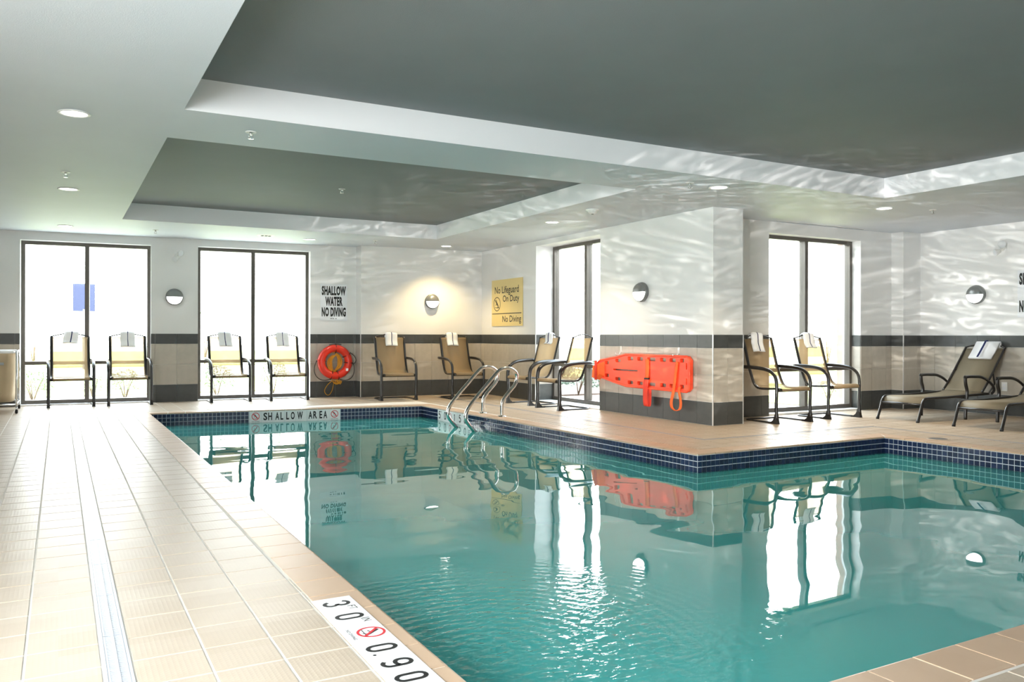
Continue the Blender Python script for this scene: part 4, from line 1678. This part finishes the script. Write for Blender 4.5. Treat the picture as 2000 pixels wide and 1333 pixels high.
sg = thing('pool_rules_sign', 'gold No Lifeguard On Duty and No Diving sign above the ladder rails', 'sign', (6.535, 12.50, 1.185))
rr, up = Vector((0, -1, 0)), Vector((0, 0, 1))
MB().box(-0.008, 0.0, -1.07, 0.0, 0, 0.785).build('board', SIGNGOLD, sg)
bs = Vector((-0.0085, 0, 0))
lettering('No Lifeguard', sg, bs + rr * 0.115 + up * 0.555, rr, up, 0.115, 0.83, BLACK, bold=0.010, depth=0.0008, capref=(0.0, 0.70))
lettering('On Duty', sg, bs + rr * 0.40 + up * 0.410, rr, up, 0.105, 0.56, BLACK, bold=0.010, depth=0.0008, capref=(0.0, 0.70))
lettering('No Diving', sg, bs + rr * 0.39 + up * 0.070, rr, up, 0.105, 0.635, BLACK, bold=0.010, depth=0.0008, capref=(0.0, 0.70))
MB().add([bs + Vector((-0.001, 0, 0)) + rr * x + up * y for x, y in ((0.02, 0.205), (1.035, 0.205), (1.035, 0.218), (0.02, 0.218))], [(0, 1, 2, 3)]).build('rule', BLACK, sg)
no_diving(sg, bs + rr * 0.195 + up * 0.375, rr, up, 0.125, 0.120, BLACK, w=0.10)

# ------------------------------------------------------------------ wall lamps
def sconce(o, r, label):
    root = thing('wall_lamp', label, 'lamp', o)
    root['group'] = 'round bulkhead lamps on the walls'
    r = Vector((r[0], r[1], 0)).normalized()
    u = Vector((0, 0, 1))
    n = r.cross(u)
    MB().lathe([(0.0, 0.0), (0.125, 0.0), (0.128, 0.02), (0.122, 0.045), (0.112, 0.05), (0.0, 0.05)], axis=n, ref=r, seg=36).build('housing', GREYMETAL, root)
    dome = [(0.112, 0.05), (0.110, 0.062), (0.098, 0.080), (0.075, 0.094), (0.045, 0.102), (0.0, 0.105)]
    MB().lathe([(a * 1.02, b + 0.003) for a, b in dome], axis=n, ref=r, seg=20, a0=0.0, a1=math.pi).build('hood', GREYMETAL, root)
    MB().lathe([(a, b) for a, b in dome], axis=n, ref=r, seg=24, a0=math.pi, a1=2 * math.pi).build('lens', SCONCEGLOW, root)
    for s in (-1, 1):
        q = r * (s * 0.106) + u * 0.012 + n * 0.05
        MB().lathe([(0.0, 0.012), (0.006, 0.012), (0.007, 0.0)], q, axis=n, seg=8).build('screw', GREYMETAL, root)
    return root


x0 = 1.545
sconce((x0, YB(x0), 1.606), (bd.x, bd.y), 'round half shaded wall lamp on the pier between the two left windows')
xb = 5.60
sconce((xb, 13.02 + (xb - 4.362) * (12.91 - 13.02) / (6.54 - 4.362), 1.61), (bdn.x, bdn.y), 'round half shaded wall lamp in the warm pool of light')
sconce((6.54, 8.353, 1.588), (0, -1), 'round half shaded wall lamp above the red backboard')
sconce((10.81, 6.595, 1.593), (0, -1), 'round half shaded wall lamp above the chaise lounges')

# ------------------------------------------------------------------ ceiling fittings
DL = [
    (0.086, 6.19, 'recessed ceiling downlight nearest the camera on the left soffit', 16, (1, 0.97, 0.92)),
    (0.082, 9.44, 'recessed ceiling downlight midway along the left soffit', 16, (1, 0.97, 0.92)),
    (0.075, 12.66, 'recessed ceiling downlight above the first window', 12, (1, 0.97, 0.92)),
    (3.38, 12.55, 'recessed ceiling downlight above the second window', 12, (1, 0.97, 0.92)),
    (5.60, 12.36, 'recessed ceiling downlight casting a warm scallop on the corner wall', 62, (1.0, 0.74, 0.38)),
    (5.612, 9.06, 'recessed ceiling downlight by the smoke detector, before the middle window', 62, (1, 0.82, 0.58)),
    (5.734, 6.11, 'recessed ceiling downlight beside the pier corner', 62, (1, 0.82, 0.58)),
    (8.325, 6.17, 'recessed ceiling downlight before the right window', 62, (1, 0.82, 0.58)),
]
dl0 = None
for x, y, lb, e, c in DL:
    if dl0 is None:
        dl0 = thing('ceiling_downlight', lb, 'light', (x, y, ZC))
        dl0['group'] = 'recessed ceiling downlights'
        MB().lathe([(0.098, 0.0), (0.102, -0.004), (0.088, -0.009), (0.080, -0.006), (0.078, -0.002)], seg=32).build('trim_ring', WHITEPL, dl0)
        MB().lathe([(0.0, -0.0035), (0.079, -0.0035)], seg=32).build('lens', LAMPGLOW, dl0)
    else:
        dup(dl0, (x, y, ZC), 0, lb, 'recessed ceiling downlights')
    lamp('downlight_beam', 'SPOT', (x, y, ZC - 0.02), e * 2.2, c, (x, y, 0), spot_size=math.radians(115), spot_blend=0.7, shadow_soft_size=0.06)

SPR = [(1.22, 6.13, ZC, 'ceiling sprinkler on the beam between the two grey coffers'), (0.05, 8.47, ZC, 'ceiling sprinkler on the left soffit beside a downlight'),
       (2.866, 9.247, ZB, 'ceiling sprinkler in the middle of the small grey coffer'), (5.32, 6.07, ZC, 'ceiling sprinkler beside the downlight at the pier'),
       (8.915, 5.965, ZC, 'ceiling sprinkler on the right soffit above the loungers'), (1.19, 12.55, ZC, 'ceiling sprinkler above the lamp pier between the left windows'),
       (4.317, 12.2, ZC, 'ceiling sprinkler near the step in the back wall')]
sp0 = None
for x, y, z, lb in SPR:
    if sp0 is None:
        sp0 = thing('ceiling_sprinkler', lb, 'sprinkler', (x, y, z))
        sp0['group'] = 'pendent ceiling sprinklers'
        MB().lathe([(0.0, -0.002), (0.022, -0.004), (0.036, -0.006), (0.040, -0.003), (0.040, 0.0)], seg=20).build('escutcheon', WHITEPL, sp0)
        m = MB().cyl((0, 0, -0.004), (0, 0, -0.022), 0.011, 10)
        for s in (-1, 1):
            m.tube([(0.010 * s, 0, -0.02), (0.015 * s, 0, -0.034), (0.003 * s, 0, -0.048)], 0.003, 6)
        m.build('body', CHROME, sp0)
        MB().lathe([(0.0, -0.050), (0.021, -0.050), (0.021, -0.047), (0.0, -0.046)], seg=14).build('deflector', CHROME, sp0)
    else:
        dup(sp0, (x, y, z), 0, lb, 'pendent ceiling sprinklers')

sd = thing('smoke_detector', 'white smoke detector on the soffit by the small coffer corner', 'detector', (5.47, 7.93, ZC))
MB().lathe([(0.0, -0.012), (0.075, -0.012), (0.080, -0.006), (0.080, 0.0)], seg=28).build('base', WHITEPL, sd)
MB().lathe([(0.0, -0.052), (0.030, -0.050), (0.048, -0.040), (0.054, -0.022), (0.056, -0.012)], seg=24).build('dome', WHITEPL, sd)
MB().lathe([(0.0, -0.060), (0.014, -0.058), (0.018, -0.050)], seg=14).build('sensor', GREYMETAL, sd)
tf = thing('ceiling_fitting', 'white round ceiling fitting with dark openings above the second window', 'fitting', (2.68, 12.40, ZC))
MB().lathe([(0.0, -0.004), (0.10, -0.006), (0.125, -0.003), (0.128, 0.0)], seg=30).build('plate', WHITEPL, tf)
for x in (-0.045, 0.01, 0.06):
    MB().box(x - 0.017, x + 0.017, -0.03, 0.03, -0.012, -0.004).build('opening', RUBBER, tf)
ld = thing('linear_diffuser', 'thin dark slot vent in the ceiling along the right window', 'vent', (8.06, 7.53, ZC))
MB().box(0, 1.67, -0.012, 0.012, -0.004, 0.0).build('slot', RUBBER, ld)
MB().box(-0.02, 1.69, -0.022, -0.013, -0.005, 0.0).build('flange', WHITEPL, ld)


def twin_head(o, r, label):
    root = thing('emergency_light', label, 'emergency light', o)
    r = Vector((r[0], r[1], 0)).normalized()
    u = Vector((0, 0, 1))
    n = r.cross(u)
    MB().lathe([(0.0, 0.02), (0.035, 0.018), (0.04, 0.0)], axis=n, ref=r, seg=18).build('base', WHITEPL, root)
    for s, dz_ in ((1, 0.05), (-1, -0.05)):
        c = r * (0.025 * s) + u * dz_ + n * 0.06
        ax = (r * (0.6 * s) + n * 0.9 + u * -0.35).normalized()
        m = MB().cyl(n * 0.012, c, 0.010, 8)
        m.build('arm', WHITEPL, root)
        MB().lathe([(0.0, -0.035), (0.022, -0.030), (0.034, 0.0), (0.047, 0.034), (0.047, 0.042)], c, axis=ax, seg=18).build('lamp_head', WHITEPL, root)
        MB().lathe([(0.0, 0.040), (0.046, 0.038)], c, axis=ax, seg=18).build('lens', SIGNWHITE, root)
    return root


x0 = 1.587
twin_head((x0, YB(x0), 2.235), (bd.x, bd.y), 'white twin head emergency light high on the pier between left windows')
twin_head((10.81, 6.255, 2.19), (0, -1), 'twin head emergency light high on the far right wall')
sw = thing('wall_outlet', 'white outlet plate low on the tiled wall behind the loungers', 'outlet', (10.802, 6.22, 0.375))
MB().box(-0.007, 0.0, -0.036, 0.036, -0.058, 0.058).build('plate', WHITEPL, sw)
for z in (-0.022, 0.022):
    MB().box(-0.010, -0.007, -0.016, 0.016, z - 0.014, z + 0.014).build('socket', SIGNWHITE, sw)

# ------------------------------------------------------------------ canvas cart
ct = thing('laundry_cart', 'beige canvas towel cart on a chrome frame with black casters', 'cart', (-0.48, 12.36, 0))
cw, cd = -0.92, 0.80
fr = MB()
tops = [(0, 0), (cw, 0), (cw, cd), (0, cd)]
for x, y in tops:
    fr.cyl((x, y, 0.06), (x, y, 0.815), 0.012, 10)
for z in (0.80, 0.12):
    for i in range(4):
        a, b = tops[i], tops[(i + 1) % 4]
        fr.cyl((*a, z), (*b, z), 0.010, 8)
fr.build('frame', CHROME, ct)
bagm = MB()
zs = np.linspace(0.79, 0.15, 8)
vs, fs = [], []
npt = 24
for i, z in enumerate(zs):
    f = i / 7
    for k in range(npt):
        a = 2 * math.pi * k / npt
        sx_, sy_ = math.copysign(abs(math.cos(a)) ** 0.35, math.cos(a)), math.copysign(abs(math.sin(a)) ** 0.35, math.sin(a))
        sag = 1 - 0.05 * f + 0.012 * math.sin(a * 5 + i)
        vs.append((cw / 2 + sx_ * (abs(cw) / 2 - 0.018) * sag, cd / 2 + sy_ * (cd / 2 - 0.018) * sag, z))
for i in range(7):
    for k in range(npt):
        k2 = (k + 1) % npt
        fs.append((i * npt + k, i * npt + k2, (i + 1) * npt + k2, (i + 1) * npt + k))
fs.append(tuple(7 * npt + k for k in range(npt)))
bagm.add(vs, fs, True)
bagm.build('bag', CANVAS, ct)
hm = MB()
for i in range(4):
    a, b = Vector((*tops[i], 0)), Vector((*tops[(i + 1) % 4], 0))
    d = (b - a).normalized() * 0.03
    hm.cyl((*(a + d)[:2], 0.80), (*(b - d)[:2], 0.80), 0.019, 10)
hm.build('hem', TOWEL, ct)
MB().box(cw + 0.2, -0.14, -0.004, 0.012, 0.63, 0.665).build('label_strip', GREYMETAL, ct)
for x, y in tops:
    c = MB()
    c.lathe([(0.0, -0.013), (0.026, -0.013), (0.030, -0.008), (0.030, 0.008), (0.026, 0.013), (0.0, 0.013)], (x, y, 0.031), axis=(1, 0.2, 0), seg=16)
    cs = c.build('caster', RUBBER, ct)
    MB().box(x - 0.017, x + 0.017, y - 0.012, y + 0.012, 0.045, 0.075).build('fork', CHROME, cs)

# ------------------------------------------------------------------ outdoors
MB().box(-60, 70, 13.0, 90, -0.30, -0.12).build('ground', CONCRETE, kind='structure')
MB().box(11.3, 70, -10, 13.0, -0.30, -0.12).build('ground_2', CONCRETE, kind='structure')
MB().box(7.1, 11.3, 8.05, 13.0, -0.30, -0.11).build('ground_3', MULCH, kind='structure')
MB().box(7.1, 12.5, 13.0, 18.5, -0.30, -0.085).build('ground_4', MULCH, kind='structure')
MB().box(-40, 70, 17.0, 23.0, -0.12, -0.09).build('lawn', LAWN, kind='structure')
MB().box(-60, 70, 32.0, 60.0, -0.12, -0.08).build('lawn_2', LAWN, kind='structure')
MB().box(10.6, 15.0, 9.5, 15.0, -0.12, -0.10).build('lawn_3', LAWN, kind='structure')
MB().box(-30, -2.6, -8, 12.9, -0.30, -0.12).build('ground_5', CONCRETE, kind='structure')


def shrub(x, y, r_, h, label, m_=LEAF, n=420, base=-0.1, name='shrub', cat='shrub'):
    root = thing(name, label, cat, (x, y, base))
    rg = random.Random(int(x * 1000 + y * 77))
    st = MB()
    for k in range(5):
        a = rg.uniform(0, 6.28)
        st.tube([(0, 0, 0), (math.cos(a) * r_ * 0.3, math.sin(a) * r_ * 0.3, h * 0.45), (math.cos(a) * r_ * 0.7, math.sin(a) * r_ * 0.7, h * 0.85)], 0.012 * max(1, h), 5, r2=0.004)
    st.build('stem', BARK, root)
    lf = MB()
    for k in range(n):
        a, b = rg.uniform(0, 6.28), rg.uniform(-0.5, 1)
        q = r_ * (0.55 + 0.5 * rg.random())
        c = Vector((math.cos(a) * q * math.sqrt(max(0, 1 - b * b * 0.8)), math.sin(a) * q * math.sqrt(max(0, 1 - b * b * 0.8)), h * 0.58 + b * h * 0.42))
        d = Vector((rg.gauss(0, 1), rg.gauss(0, 1), rg.gauss(0, 1))).normalized()
        e = d.orthogonal().normalized()
        s = r_ * rg.uniform(0.055, 0.11)
        lf.add([c - d * s, c + e * s * 0.45, c + d * s, c - e * s * 0.45], [(0, 1, 2, 3)])
    lf.build('foliage', m_, root, kind='stuff')
    return root


shrub(-0.37, 15.4, 0.30, 0.52, 'small leafy shrub outside the first window, behind the canvas cart')
shrub(0.52, 15.6, 0.20, 0.44, 'small leafy shrub outside the first window between the two chairs')
shrub(0.98, 15.25, 0.24, 0.54, 'small leafy shrub outside the first window under the second chair')
shrub(2.45, 15.2, 0.30, 0.58, 'small leafy shrub outside the second window under its left chair')
shrub(3.45, 15.3, 0.28, 0.64, 'bright green shrub outside the second window beside the mullion')
shrub(4.08, 15.0, 0.24, 0.52, 'pale shrub outside the second window under its right chair')
shrub(7.75, 12.35, 0.36, 0.66, 'dark shrub on mulch outside the middle window, left of its mullion', LEAFDARK, 700)
shrub(8.65, 13.0, 0.36, 0.62, 'dark shrub on mulch outside the middle window behind its mullion', LEAFDARK, 700)
shrub(8.10, 11.45, 0.34, 0.70, 'dark shrub on mulch outside the middle window beside the pier', LEAFDARK, 700)
shrub(9.15, 9.3, 0.20, 0.36, 'low plant outside the right window at the pier side')
shrub(11.5, 9.6, 0.20, 0.36, 'low plant outside the right window by its right jamb')
tree_specs = [(-0.80, 34, 0.40, 1.75, 'distant small tree seen through the left half of the first window'), (4.87, 33, 0.5, 2.0, 'distant small tree seen through the left edge of the second window'),
              (24.5, 20.5, 0.55, 1.9, 'small tree outside the right window behind the chair backs')]
for x, y, r_, h, lb in tree_specs:
    shrub(x, y, r_, h, lb, LEAF, 260, name='tree', cat='tree')
bs_ = thing('roadside_sign', 'blue roadside sign seen through the first window behind its mullion', 'sign', (0.71, 30.0, -0.1))
MB().box(-0.32, 0.32, -0.03, 0.03, 1.88, 2.78).build('panel', SIGNBLUE, bs_)
MB().cyl((0, 0, 0), (0, 0, 1.95), 0.05, 10).build('post', GREYMETAL, bs_)
MB().box(9.80, 10.1, 7.915, 8.03, -0.1, 2.7).build('wall_outside', BRICK, kind='structure')
